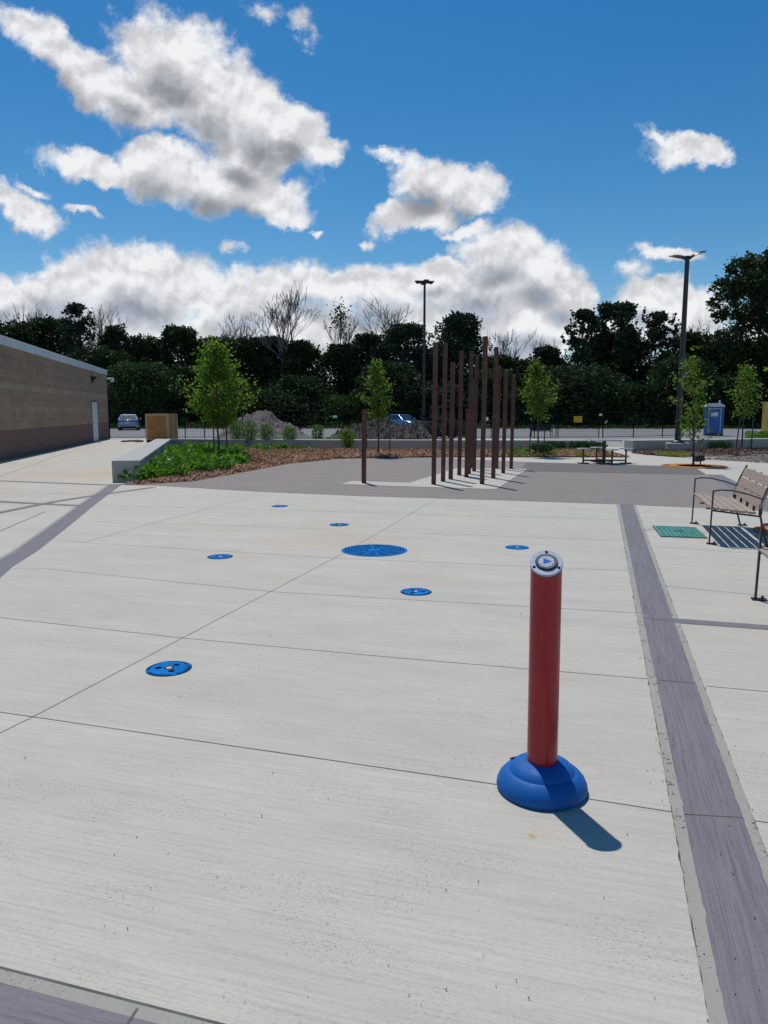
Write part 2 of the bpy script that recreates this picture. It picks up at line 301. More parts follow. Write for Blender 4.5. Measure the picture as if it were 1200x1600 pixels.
# ---------------------------------------------------------------- mesh helpers
class MB:
    def __init__(s): s.v = []; s.f = []
    def add(s, vs, fs, mat=None):
        o = len(s.v)
        s.v += [tuple(mat @ Vector(v)) if mat else tuple(v) for v in vs]
        s.f += [tuple(i + o for i in f) for f in fs]; return s
    def box(s, a, b, mat=None):
        (x0, y0, z0), (x1, y1, z1) = a, b
        return s.add([(x0,y0,z0),(x1,y0,z0),(x1,y1,z0),(x0,y1,z0),(x0,y0,z1),(x1,y0,z1),(x1,y1,z1),(x0,y1,z1)],
                     [(0,3,2,1),(4,5,6,7),(0,1,5,4),(1,2,6,5),(2,3,7,6),(3,0,4,7)], mat)
    def bar(s, p0, p1, w_, h_, up=(0, 0, 1)):        # rectangular bar between two points
        p0, p1 = Vector(p0), Vector(p1); d = (p1 - p0).normalized(); u = Vector(up)
        if abs(d.dot(u)) > .99: u = Vector((0, 1, 0))
        r = d.cross(u).normalized() * w_ / 2; u = r.cross(d).normalized() * h_ / 2
        vs = [p + a * r + b * u for p in (p0, p1) for a, b in ((-1,-1),(1,-1),(1,1),(-1,1))]
        return s.add(vs, [(0,1,2,3),(7,6,5,4),(0,4,5,1),(1,5,6,2),(2,6,7,3),(3,7,4,0)])
    def tube(s, pts, rad, n=8, caps=True):
        pts = [Vector(p) for p in pts]; o = len(s.v); k = len(pts)
        rad = rad if isinstance(rad, (list, tuple)) else [rad] * k
        prev = None
        for i, p in enumerate(pts):
            d = (pts[min(i + 1, k - 1)] - pts[max(i - 1, 0)]).normalized()
            if prev is None: u = d.orthogonal().normalized()
            else:
                u = prev - d * prev.dot(d)
                u = u.normalized() if u.length > 1e-6 else d.orthogonal().normalized()
            prev = u; v = d.cross(u)
            for j in range(n):
                a = 2 * math.pi * (j + .5) / n
                s.v.append(tuple(p + (u * math.cos(a) + v * math.sin(a)) * rad[i]))
        for i in range(k - 1):
            for j in range(n):
                a = o + i * n + j; b = o + i * n + (j + 1) % n
                s.f.append((a, b, b + n, a + n))
        if caps:
            s.f.append(tuple(o + j for j in reversed(range(n)))); s.f.append(tuple(o + (k - 1) * n + j for j in range(n)))
        return s
    def lathe(s, prof, n=32, mat=None, sx=1, sy=1):
        vs, fs = [], []
        for r_, z in prof:
            for j in range(n):
                a = 2 * math.pi * j / n; vs.append((r_ * math.cos(a) * sx, r_ * math.sin(a) * sy, z))
        for i in range(len(prof) - 1):
            for j in range(n):
                a = i * n + j; b = i * n + (j + 1) % n; fs.append((a, b, b + n, a + n))
        fs.append(tuple(reversed(range(n)))); fs.append(tuple((len(prof) - 1) * n + j for j in range(n)))
        return s.add(vs, fs, mat)
    def prism(s, poly, z0, z1, mat=None):
        n = len(poly); vs = [(x, y, z0) for x, y in poly] + [(x, y, z1) for x, y in poly]
        fs = [tuple(reversed(range(n))), tuple(range(n, 2 * n))] + [(i, (i + 1) % n, (i + 1) % n + n, i + n) for i in range(n)]
        return s.add(vs, fs, mat)
    def build(s, name, mat, parent=None, loc=(0, 0, 0), rot=(0, 0, 0), smooth=None, bevel=0, seg=2, recalc=True):
        me = bpy.data.meshes.new(name); me.from_pydata(s.v, [], s.f); me.materials.append(mat)
        if recalc:
            import bmesh
            b = bmesh.new(); b.from_mesh(me); bmesh.ops.recalc_face_normals(b, faces=b.faces); b.to_mesh(me); b.free()
        if smooth is not None:
            me.polygons.foreach_set('use_smooth', [True] * len(me.polygons)); me.set_sharp_from_angle(angle=R(smooth))
        o = bpy.data.objects.new(name, me); COL.objects.link(o)
        if parent is not None: o.parent = parent
        o.location = loc; o.rotation_euler = rot
        if bevel:
            m = o.modifiers.new('bevel', 'BEVEL'); m.width = bevel; m.segments = seg; m.limit_method = 'ANGLE'; m.angle_limit = R(35)
        return o
def tag(o, label=None, cat=None, group=None, kind=None):
    for k, v in (('label', label), ('category', cat), ('group', group), ('kind', kind)):
        if v: o[k] = v
    return o
def thing(name, label, cat, loc=(0, 0, 0), rz=0, group=None):
    o = bpy.data.objects.new(name, None); COL.objects.link(o); o.empty_display_size = .2
    o.location = (loc[0], loc[1], loc[2] if len(loc) > 2 else 0); o.rotation_euler = (0, 0, rz)
    return tag(o, label, cat, group)
def kids(o): return [c for c in bpy.data.objects if c.parent == o]
def copy_tree(o, parent=None):
    c = o.copy(); COL.objects.link(c); c.parent = parent
    for ch in kids(o): copy_tree(ch, c)
    return c
def quads_obj(name, V, F, mat, parent=None, smooth=False):
    me = bpy.data.meshes.new(name); me.from_pydata(V.tolist(), [], F.tolist()); me.materials.append(mat)
    o = bpy.data.objects.new(name, me); COL.objects.link(o)
    if parent is not None: o.parent = parent
    return o
def leaves(C, size, rng, nrm=None, droop=0.0, aspect=.55, spread=1.0):
    """one pointed, slightly folded leaf (two quads' worth of faces, 4 verts) at every centre"""
    n = len(C); d = rng.normal(size=(n, 3)); d[:, 2] = d[:, 2] * .6 - droop
    if nrm is not None: d = d * spread + nrm
    d /= np.linalg.norm(d, axis=1)[:, None]
    r = rng.normal(size=(n, 3)); s = np.cross(d, r); s /= np.linalg.norm(s, axis=1)[:, None]
    L = (size * (.6 + .8 * rng.random(n)))[:, None]; W = L * aspect
    V = np.empty((n, 4, 3)); up = np.cross(s, d)
    V[:, 0] = C - d * L * .5; V[:, 1] = C + s * W * .5 + up * L * .06; V[:, 2] = C + d * L * .5; V[:, 3] = C - s * W * .5 + up * L * .06
    F = np.arange(n * 4).reshape(n, 4); return V.reshape(-1, 3), F

def sheet(name, pts, z, mat, kind='structure', thick=0):
    mb = MB()
    if thick: mb.prism(pts, z - thick, z)
    else: mb.add([(x, y, z) for x, y in pts], [tuple(range(len(pts)))])
    o = mb.build(name, mat)
    me = o.data
    if not thick and me.polygons[0].normal.z < 0: me.flip_normals()
    return tag(o, kind=kind)
def strip(name, centre, width, z, mat):
    mb = MB(); L, Rr = [], []
    for i, p in enumerate(centre):
        a = Vector(centre[max(i - 1, 0)]); b = Vector(centre[min(i + 1, len(centre) - 1)])
        d = (b - a).normalized(); nn = Vector((-d.y, d.x)); w_ = width[i] if isinstance(width, list) else width
        L.append(Vector(p) + nn * w_ / 2); Rr.append(Vector(p) - nn * w_ / 2)
    vs = [(v.x, v.y, z) for v in L] + [(v.x, v.y, z) for v in Rr]; k = len(centre)
    mb.add(vs, [(i, i + k, i + k + 1, i + 1) for i in range(k - 1)])
    o = mb.build(name, mat)
    if o.data.polygons[0].normal.z < 0: o.data.flip_normals()
    return tag(o, kind='structure')

# ---------------------------------------------------------------- the ground and paving
sheet('ground', [(-1500, -1500), (1500, -1500), (1500, 1500), (-1500, 1500)], -.03, M['grass'])
sheet('parking_lot', [(-90, 31), (90, 31), (90, 92), (-90, 90)], -.022, M['lot'])
sheet('plaza', [(-40, -12), (40, -12), (40, 45.5), (-40, 45.5)], 0, M['plaza'], thick=.02)
sheet('sandy_apron', [G(930,698), G(905,690,.0), G(840,686), (4, 45.3), (40, 45.3), (40, 36), G(1062,688), G(976,698)], .004, M['sand'])
sheet('lot_strip', [(-11.9, 38.2), (-8.0, 31.4), (3.5, 30.9), (4.0, 45.3), (-13.4, 45.3)], .004, M['lot'])
path_low = [(185,757.6),(250,759),(400,768),(560,775),(780,781.5),(968,788),(1083,793),(1192,798.5)]
RB0, RB1 = (8.30, 18.99), (6.22, 11.75)
path_up = [(1104,742),(1088,731.5),(1036,728),(824,722),(690,715.6),(600,715.6),(530,717),(450,725),(370,740),(300,752.6),(250,755),(190,757)]
sheet('mauve_path', [G(*p) for p in path_low] + [RB1, RB0] + [G(*p) for p in path_up], .004, M['brown'])
sheet('asphalt_patch', [G(824,722.6), G(1036,728.6), G(1087,732), G(1103,742), G(826,736.5), G(815,732)], .008, M['patch'])
pad = [G(532.5,757), G(550,752), G(640,755), G(714,731.6), G(824,733), G(776,765), G(640,761)]
sheet('post_pad', pad, .010, M['plaza'])
def off(p, d, t): return (p[0] + d[0] * t, p[1] + d[1] * t)
dR = Vector((.905 - 4.126, 1.752 - 12.851)).normalized(); nR = Vector((-dR.y, dR.x))   # nR points to +x side
def rstrip(name, t0, t1, o0, o1, z, m):
    a = Vector((4.126, 12.851)) + dR * t0; b = Vector((4.126, 12.851)) + dR * t1
    return sheet(name, [tuple(a + nR * o0), tuple(a + nR * o1), tuple(b + nR * o1), tuple(b + nR * o0)], z, m)
rstrip('band', 0, 16, .0, .225, .002, M['band'])
def rough_border(name, line0, line1, wd, z, m, jit=.0035, stepl=.05):
    a, b = Vector(line0), Vector(line1); n = max(2, int((b - a).length / stepl)); rs = random.Random(int(wd * 1e4))
    strip(name, [tuple(a.lerp(b, i / n)) for i in range(n + 1)], [wd + rs.gauss(0, jit) + (.012 if rs.random() < .03 else 0) for i in range(n + 1)], z, m)
def rl(t, o): v = Vector((4.126, 12.851)) + dR * t + nR * o; return (v.x, v.y)
rough_border('band_border', rl(0, -.0215), rl(16, -.0215), .042, .0024, M['border']); rough_border('band_border', rl(0, .2435), rl(16, .2435), .037, .0024, M['border'])
rough_border('joint', rl(0, .2625), rl(16, .2625), .004, .0012, M['joint'], .0022); rough_border('joint', rl(0, -.0435), rl(16, -.0435), .004, .0012, M['joint'], .0022)
vF = Vector((math.cos(FAM), math.sin(FAM)))
def cross(p, length, wd, z=.0029, m=None, name='band_across'):
    a = Vector(p); b = a + vF * length
    return strip(name, [tuple(a), tuple(b)], wd, z, m or M['band2'])
a0 = Vector(G(1047, 969.5)); cross(a0, 9, .13)
lc = [((G(0,880)[0] + G(0,899)[0]) / 2 + .33, (G(0,880)[1] + G(0,899)[1]) / 2 - 1.55)]
strip('band', [(-2.9, 3.4)] + [G(0, 886), G(40,862), G(103,815), G(135,790), G(182,756.5)], .25, .002, M['band'])
strip('band_border', [(off(p, (-1, 0), .155)) for p in [(-2.9, 3.4), G(0, 886), G(40,862), G(103,815), G(135,790), G(182,756.5)]], .035, .0024, M['border'])
# foreground band at the bottom left
b0 = Vector(G(0, 1515)); nb = Vector((vF.y, -vF.x))
def fband(o0, o1, z, m, name):
    a = b0 - vF * 1.2 + nb * o0; b = b0 + vF * 2.12 + nb * o0; c = b0 + vF * 2.12 + nb * o1; d = b0 - vF * 1.2 + nb * o1
    sheet(name, [tuple(a), tuple(b), tuple(c), tuple(d)], z, m)
fband(-.0, .042, .0024, M['border'], 'band_border'); fband(.042, .28, .002, M['band2'], 'band_across'); fband(.28, .32, .0024, M['border'], 'band_border')
fband(-.009, .0, .0026, M['joint'], 'joint')
# left-hand bands
strip('band_across', [G(-200,742), G(0,751.5), G(172,758)], .16, .0032, M['band2'])
strip('band_across', [G(-200,777), G(0,784), G(127,790.5)], .17, .0032, M['band2'])
strip('band_across', [G(-60,816), G(0,801), G(85,784), G(150,774), G(200,767), G(240,761.5)], .15, .0040, M['band2'])
# joints
J = [[(-150,948),(0,965),(285,997),(620,1028),(1024,1062)], [(-100,1098),(50,1120),(400,1171),(770,1225),(1058,1270)],
     [(20,889),(75,889),(430,925),(1000,958)], [(85,843),(130,848),(540,873),(985,892)], [(150,810),(200,815),(600,831),(970,845)],
     [(140,789),(500,799),(968,812)], [(0,1145.5),(52,1120),(285,997),(530,868),(680,780.5)], [(130,848),(260,812),(400,775)],
     [(1102,1072),(1300,1090)], [(1166,1281),(1330,1302)], [(1028,915),(1300,941)], [(1010,854),(1108,860),(1300,874)],
     [(0,688+20),(210,710)], [(0,770.5),(150,772)], [(20,727),(190,722)],
     [(0,745),(90,712),(190,686)], [(0,830),(70,800)]]
for k, pl in enumerate(J):
    pts = [G(*p) for p in pl]
    strip('joint', pts, .0055 if k < 12 else .010, .0014 if k < 12 else .0046, M['joint'])
for yy, xx0, xx1 in ((967.5, 1003, 1050), (1065, 1028, 1084), (1275, 1070, 1160)):
    strip('joint', [G(xx0, yy - 2), G(xx1, yy + 3)], .006, .0034, M['joint'])
strip('joint', [G(215,1577), G(196,1606)], .008, .0034, M['joint'])
strip('band', [(RB0[0] + .2, RB0[1]), (RB1[0] + .2, RB1[1])], .38, .005, M['band'])

# ---------------------------------------------------------------- debris on the plaza
rng = np.random.default_rng(3); random.seed(5)
peb = MB()
for i in range(240):
    if i < 150: px, py = random.uniform(0, 1200), random.uniform(800, 1580)
    else: px, py = random.choice([(1010,900),(1045,1180),(1052,1240),(1100,860),(1150,870),(1135,1210)]); px += random.gauss(0, 14); py += random.gauss(0, 40)
    x, y = G(px, py); r_ = random.uniform(.0010, .0030) * (1 + y * .10)
    peb.lathe([(r_ * .7, 0), (r_, r_ * .4), (r_ * .5, r_ * .9)], 5, Matrix.Translation((x, y, .004)) @ Matrix.Rotation(random.random() * 6, 4, 'Z') @ Matrix.Diagonal((1, random.uniform(.5, 1), 1, 1)))
lit_ = MB()
for i in range(60):
    t_ = random.uniform(7.6, 10.6) if i < 40 else random.uniform(2, 11); o_ = random.gauss(-.024, .018) if i < 44 else random.gauss(.245, .015)
    x, y = rl(t_, o_); a_ = random.random() * 6.28; l_ = random.uniform(.008, .035); 
    lit_.bar((x, y, .0045), (x + l_ * math.cos(a_), y + l_ * math.sin(a_), .0045 + random.uniform(0, .004)), .0025, .0018)
tag(lit_.build('straw_litter', M['border']), 'pale splinters and straw caught along the edges of the dark paving band', 'litter', kind='stuff')
for i in range(160):
    t_ = random.uniform(0, 12); o_ = random.choice([-.0435, -.02, .2625, .245]) + random.gauss(0, .006); x, y = rl(t_, o_); r_ = random.uniform(.0010, .0026) * (1 + y * .08)
    peb.lathe([(r_ * .7, 0), (r_, r_ * .4), (r_ * .5, r_ * .9)], 5, Matrix.Translation((x, y, .003)) @ Matrix.Rotation(random.random() * 6, 4, 'Z'))
tag(peb.build('grit', M['mulchd']), 'dark crumbs of grit and bark scattered over the pale plaza', 'grit', kind='stuff')

# ---------------------------------------------------------------- activation bollard
def bollard():
    X, Y = .676, 2.985
    t = thing('play_bollard', 'glossy red slant-topped activation post standing in a blue rubber dome', 'bollard', (X, Y, 0), math.atan2(-X, Y) * -1 * 0 + math.atan2(X, -Y) - math.atan2(0, -1) * 0)
    t.rotation_euler = (0, R(-.45), -math.atan2(X, Y) * .9)
    base = MB()
    prof = [(.150, .0045), (.1885, .006), (.1915, .016), (.189, .034), (.180, .054), (.166, .071), (.152, .082), (.141, .0875), (.1385, .0872), (.1370, .0905), (.131, .099), (.122, .109), (.108, .118), (.090, .125), (.074, .1285), (.066, .129)]
    base.lathe([(a, b) for a, b in prof], 96); base.build('base', M['blue'], t, smooth=50)
    for a in (2.55,):                      # the bolt recess on the seam
        MB().lathe([(.012, 0), (.012, .004), (.004, .004)], 16, sx=1.4).build('bolt_recess', M['lidd'], t, (.150 * math.cos(a), .150 * math.sin(a), .0845), (0, .5, a))
    r_, th, zc = .064, R(31), .983
    pole = MB(); n = 96; vs = []
    for j in range(n):
        a = 2 * math.pi * j / n; x, y = r_ * math.cos(a), r_ * math.sin(a)
        vs.append((x, y, .10))
    for j in range(n):
        a = 2 * math.pi * j / n; x, y = r_ * math.cos(a), r_ * math.sin(a); vs.append((x, y, zc - .006 + y * math.tan(th)))
    pole.add(vs, [(j, (j + 1) % n, n + (j + 1) % n, n + j) for j in range(n)] + [tuple(range(n, 2 * n))])
    pole.build('pole', M['red'], t, smooth=40)
    tilt = (th, 0, 0); E = 1 / math.cos(th)
    cap = MB(); cap.lathe([(.0655, -.004), (.0665, -.002), (.0665, .003), (.0645, .005)], 96, sy=E)
    cp = cap.build('cap_plate', M['grey_plate'], t, (0, 0, zc), tilt, smooth=35)
    sy = 1.06
    MB().lathe([(.045, .004), (.0455, .010), (.0425, .0135), (.0355, .0135), (.034, .009)], 64, sy=sy).build('button_ring', M['blackp'], t, (0, 0, zc), tilt, smooth=30)
    MB().lathe([(.0335, .008), (.0335, .0115), (.032, .0125)], 48, sy=sy).build('button', M['grey_plate'], t, (0, 0, zc), tilt, smooth=30)
    tri = MB(); tri.prism([(-.0125, -.0175), (-.0125, .0175), (.0205, .000)], .0126, .0134)
    tri.build('arrow_symbol', M['tri'], t, (0, 0, zc), tilt)
    dots = MB()
    for k in range(9):
        a = k * 2 * math.pi / 9 + .2; dots.lathe([(.0014, .0126), (.0014, .0132)], 6, Matrix.Translation((.0275 * math.cos(a), .0275 * sy * math.sin(a), 0)))
    dots.build('dot_marks', M['blackp'], t, (0, 0, zc), tilt)
    for a in (90, 207, 333):
        s = MB(); s.lathe([(.0068, 0), (.0068, .0015), (.0045, .0025), (.0045, .0012), (.001, .001)], 16)
        ca, sa = .0555 * math.cos(R(a)), .0555 * E * math.sin(R(a))
        s.build('screw', M['lidd'], t, (ca, sa * math.cos(th) - .005 * math.sin(th), zc + sa * math.sin(th) + .005 * math.cos(th)), tilt, smooth=30)
bollard()

# ---------------------------------------------------------------- spray nozzle lids
def nozzle(x, y, label, grp=None):
    t = thing('spray_nozzle', label, 'nozzle cover', (x, y, .0), random.uniform(0, 2), grp); t.scale = (1, 1, .45)
    MB().lathe([(.140, 0), (.140, .006), (.137, .009)], 64).build('rim', M['hole'], t, smooth=30)
    d = MB()
    for a0_, a1_ in ((10, 78), (100, 168), (190, 258), (280, 348)):
        k = 12; o, i = .137, .121
        for r0, r1 in ((.1245, .1275), (.1325, .1355)):
            pts = [(r1 * math.cos(R(a0_ + (a1_ - a0_) * q / k)), r1 * math.sin(R(a0_ + (a1_ - a0_) * q / k))) for q in range(k + 1)]
            pin = [(r0 * math.cos(R(a0_ + (a1_ - a0_) * q / k)), r0 * math.sin(R(a0_ + (a1_ - a0_) * q / k))) for q in range(k, -1, -1)]
            for q in range(k):
                quad = [pts[q], pts[q + 1], pin[k - q - 1], pin[k - q]]; d.prism(quad, .0085, .0115)
    for a in (0, 90, 180, 270):
        d.box((.105, -.020, .0085), (.1405, .020, .012), Matrix.Rotation(R(a - 1), 4, 'Z'))
    d.build('rim_ribs', M['lid'], t)
    MB().lathe([(.117, .0085), (.117, .012), (.113, .0135), (.040, .0135), (.038, .0125)], 64).build('lid', M['lid'], t, smooth=30)
    for a in (30, 150, 270): MB().lathe([(.021, .0134), (.021, .0142)], 20, Matrix.Translation((.064 * math.cos(R(a)), .064 * math.sin(R(a)), 0))).build('finger_hole', M['hole'], t)
    MB().lathe([(.030, .0125), (.030, .0145), (.020, .0150)], 28).build('jet_seat', M['hole'], t)
    MB().lathe([(.020, .0150), (.019, .0175), (.006, .0175)], 20).build('jet', simple('brass_jet', (.62, .42, .22), .5) if 'bj' not in M else M['bj'], t, smooth=30)
M['bj'] = simple('brass_jet', (.62, .42, .22), .5)
for px, py, lb in ((264,1045,'blue round spray nozzle cover nearest the camera, beside the joint crossing'),
                   (650,925,'blue round spray nozzle cover halfway between the large grate and the red post'),
                   (344,870,'blue round spray nozzle cover to the left of the large round grate'),
                   (808,855.5,'blue round spray nozzle cover just behind the top of the red post'),
                   (530,820,'blue round spray nozzle cover behind the large round grate, second farthest'),
                   (437,791,'blue round spray nozzle cover farthest away, near the mauve path edge')):
    nozzle(*G(px, py), lb, 'spray nozzle covers set in the plaza')
def grate():
    x, y = G(585, 860); t = thing('drain_grate', 'large round blue drain grate with rings and radial bars in the plaza centre', 'drain grate', (x, y, .0), R(8)); t.scale = (1, 1, .5)
    MB().lathe([(.385, 0), (.385, .007), (.378, .010)], 96).build('frame', M['lid'], t, smooth=30)
    MB().lathe([(.362, .0098), (.362, .0108)], 96).build('well', M['hole'], t)
    g = MB()
    for k in range(12):
        g.box((.10, -.012, .0108), (.372, .012, .0145), Matrix.Rotation(R(30 * k), 4, 'Z'))
    for sgn in (0, 1):
        for r_ in (.115, .15, .185, .22, .255, .29, .325, .358):
            n = 48
            for q in range(n):
                a, b = 2 * math.pi * q / n, 2 * math.pi * (q + 1) / n
                r0, r1 = r_ - .0085, r_ + .0085
                if sgn == 0: g.prism([(r0 * math.cos(a), r0 * math.sin(a)), (r1 * math.cos(a), r1 * math.sin(a)), (r1 * math.cos(b), r1 * math.sin(b)), (r0 * math.cos(b), r0 * math.sin(b))], .0108, .0137)
    g.lathe([(.085, .0108), (.085, .015)], 32)
    g.build('bars', M['lid'], t)
grate()

# ---------------------------------------------------------------- valve box lid (green)
def valve_box():
    p = [G(1022,823), G(1088,825), G(1101,841), G(1032,838)]
    c = Vector((sum(q[0] for q in p) / 4, sum(q[1] for q in p) / 4))
    t = thing('valve_box', 'green rectangular valve box cover flush with the pale paving by the bench', 'valve box', (c.x, c.y, .004), FAM + R(3))
    L, W = .27, .45
    MB().box((-.285, -.47, 0), (.285, .47, .006)).build('frame', M['greend'], t)
    MB().box((-L, -W, .006), (L, W, .010)).build('lid', M['green'], t)
    g = MB()
    for i in range(17):
        for j in range(9): g.box((-.25 + j * .058, -.43 + i * .051, .010), (-.25 + j * .058 + .046, -.43 + i * .051 + .018, .0135))
    g.build('tread_pattern', M['green'], t)
    MB().box((-.05, -.03, .0137), (.05, .03, .0142)).build('lift_slot', M['blackp'], t)
valve_box()
for xa, xb, yy in ((1000,1023,828), (1092,1106,833)):
    strip('joint', [G(xa, yy - 3), G(xb, yy - 3)], .02, .0016, M['border']); strip('joint', [G(xa, yy), G(xb, yy)], .03, .0016, M['joint'])

# ---------------------------------------------------------------- benches
def bench(name, label, loc, rz, wood, grp, metal=None, L=1.72):
    """front faces -x, length runs along +y from the origin (near front foot)"""
    mt = metal or M['black']; t = thing(name, label, 'bench', loc, rz, grp)
    for y in (0, L):
        f = MB()
        f.bar((0, y, .012), (.012, y, .655), .042, .016, (1, 0, 0))
        pts = [(.005, y, .65), (.10, y, .668), (.22, y, .664), (.40, y, .625), (.565, y, .565)]
        for a, b in zip(pts, pts[1:]): f.bar(a, b, .040, .015)
        f.build('arm_frame', mt, t, bevel=.003)
        s = MB()
        back = [(.64, y, .012), (.585, y, .20), (.545, y, .38), (.545, y, .50), (.60, y, .68), (.68, y, .86)]
        for a, b in zip(back, back[1:]): s.bar(a, b, .040, .020)
        s.build('back_leg', mt, t, bevel=.003)
        q = MB(); q.bar((.01, y, .415), (.30, y, .385), .040, .018); q.bar((.30, y, .385), (.555, y, .36), .040, .018); q.build('seat_rail', mt, t)
        for x in (.0, .64):
            g = MB(); g.box((x - .03, y - .04, .004), (x + .09, y + .04, .012)); g.lathe([(.012, .012), (.012, .035), (.005, .038)], 8, Matrix.Translation((x + .055, y, 0)))
            g.build('foot_plate', mt, t)
    for i in range(5):
        x0 = .0 + i * .103
        z = .452 - i * .009
        MB().box((x0, -.03, z - .026), (x0 + .082, L + .03, z)).build('seat_slat', wood, t, bevel=.005)
    for i in range(3):
        a0_ = .455 + i * .128; cx = .528 + i * .049
        b = MB(); m = Matrix.Translation((cx, 0, a0_)) @ Matrix.Rotation(R(21), 4, 'Y')
        b.box((-.012, -.03, 0), (.014, L + .03, .122), m); b.build('back_slat', wood, t, bevel=.005)
    for y in (L * .25, L * .5, L * .75):
        q = MB(); q.bar((.55, y, .36), (.56, y, .46), .03, .012); q.bar((.56, y, .46), (.70, y, .83), .03, .012); q.build('back_brace', mt, t)
    for y in (L * .33, L * .67):
        MB().box((.02, y - .02, .36), (.53, y + .02, .375), Matrix.Rotation(0, 4, 'Y')).build('brace', mt, t)
    return t
def place_bench(p0, p1): 
    a, b = Vector(p0), Vector(p1); return a, math.atan2((b - a).y, (b - a).x) - math.pi / 2, (b - a).length
a, rz, L = place_bench(G(1108, 850), G(1081, 818))
bench('park_bench', 'bench of weathered brown slats beside the green valve box, all of it in view', (a.x, a.y, 0), rz, M['benchwood'], 'benches with black arm frames', L=L)
far_end = Vector(G(1180, 937)); d = Vector((-math.sin(rz), math.cos(rz)))
q = far_end - d * L
bench('park_bench', 'bench nearest the camera, cut by the right edge with its arm frame showing', (q.x, q.y, 0), rz, M['benchwood'], 'benches with black arm frames', L=L)
bx, by = G(842, 684)
bench('park_bench', 'small black bench behind the planter wall by the fence', (bx + .9, by + .3, 0), R(88), M['black'], None, L=1.3)

# ---------------------------------------------------------------- concrete seat walls
def wall(name, pts, wd, h, label, z0=0):
    mb = MB(); L_, R_ = [], []
    for i, p in enumerate(pts):
        a = Vector(pts[max(i - 1, 0)]); b = Vector(pts[min(i + 1, len(pts) - 1)]); p = Vector(p)
        d = (b - a).normalized(); n = Vector((-d.y, d.x)); k = 1.0
        if 0 < i < len(pts) - 1:
            d1 = (p - a).normalized(); k = 1 / max(.4, abs(n.dot(Vector((-d1.y, d1.x)))))
        L_.append(p + n * wd / 2 * k); R_.append(p - n * wd / 2 * k)
    t = thing(name, label, 'wall', (pts[0][0], pts[0][1], 0)); ox, oy = pts[0]
    def rib(zs, ws):
        m = MB()
        for i in range(len(pts) - 1):
            A = [L_[i], R_[i], R_[i + 1], L_[i + 1]]; c = [(v.x - ox, v.y - oy) for v in A]
            m.prism(c, zs, ws)
        return m
    body = MB(); k = len(pts)
    for z in (z0, h):
        body.v += [(v.x - ox, v.y - oy, z) for v in L_] + [(v.x - ox, v.y - oy, z) for v in R_]
    for i in range(k - 1):
        body.f += [(i, i + 1, i + 1 + 2 * k, i + 2 * k), (k + i, k + i + 1, 3 * k + i + 1, 3 * k + i), (2 * k + i, 2 * k + i + 1, 3 * k + i + 1, 3 * k + i)]
    body.f += [(0, k, 3 * k, 2 * k), (k - 1, 2 * k - 1, 4 * k - 1, 3 * k - 1)]
    body.build('wall_body', M['wallc'], t, bevel=.018)
    return t
# corner points along the centre line
WLa = Vector(((G(178,755)[0] + G(216,752)[0]) / 2, 17.0)); WLb = Vector((-9.0, 31.0))
wall('planter_wall', [tuple(WLa), (-9.15, 30.75), (-2, 29.95), (8.35, 29.4)], .62, .5, 'long pale concrete seat wall around the back of the left planting bed')
rw0 = Vector(G(984, 706.0)); 
wall('planter_wall', [(rw0.x + .05, rw0.y + .35), (14.0, 31.6), (19.5, 33.6), (30, 36.5)], .62, .46, 'shorter concrete seat wall right of the gap, behind the lamp pedestal')

# ---------------------------------------------------------------- planting beds
def inside(P, poly):
    x, y = P[:, 0], P[:, 1]; r_ = np.zeros(len(P), bool); n = len(poly)
    for i in range(n):
        x0, y0 = poly[i]; x1, y1 = poly[(i + 1) % n]
        c = ((y0 > y) != (y1 > y)) & (x < (x1 - x0) * (y - y0) / (y1 - y0 + 1e-12) + x0); r_ ^= c
    return r_
def edge_dist(P, poly):
    D = np.full(len(P), 1e9); n = len(poly)
    for i in range(n):
        a = np.array(poly[i]); b = np.array(poly[(i + 1) % n]); ab = b - a
        t_ = np.clip(((P - a) @ ab) / (ab @ ab + 1e-12), 0, 1); D = np.minimum(D, np.linalg.norm(P - a - t_[:, None] * ab, axis=1))
    return D
bedL = [G(188,757), G(215,757.5), G(250,755.5), G(300,752.6), G(370,740), G(450,725), G(530,717), G(600,715.6), G(690,715), G(824,714.6), G(900,714.6), G(985,714.8), G(945,705),
        (8.3, 29.1), (-2, 29.66), (-8.8, 30.4), (-8.75, 30.2), (WLa.x + .36, WLa.y - .1)]
bedR = [G(986,708), G(1010,711), G(1060,714.3), G(1110,714), G(1200,711.5), (22, 27.6), (22, 34.0), (14.0, 31.3), (rw0.x + .2, rw0.y + .1)]
def hgt(P, poly, hm):
    d_ = edge_dist(P, poly); return np.minimum(.02 + d_ * .16, hm) + .012 * np.sin(P[:, 0] * 5.1) * np.cos(P[:, 1] * 4.3)
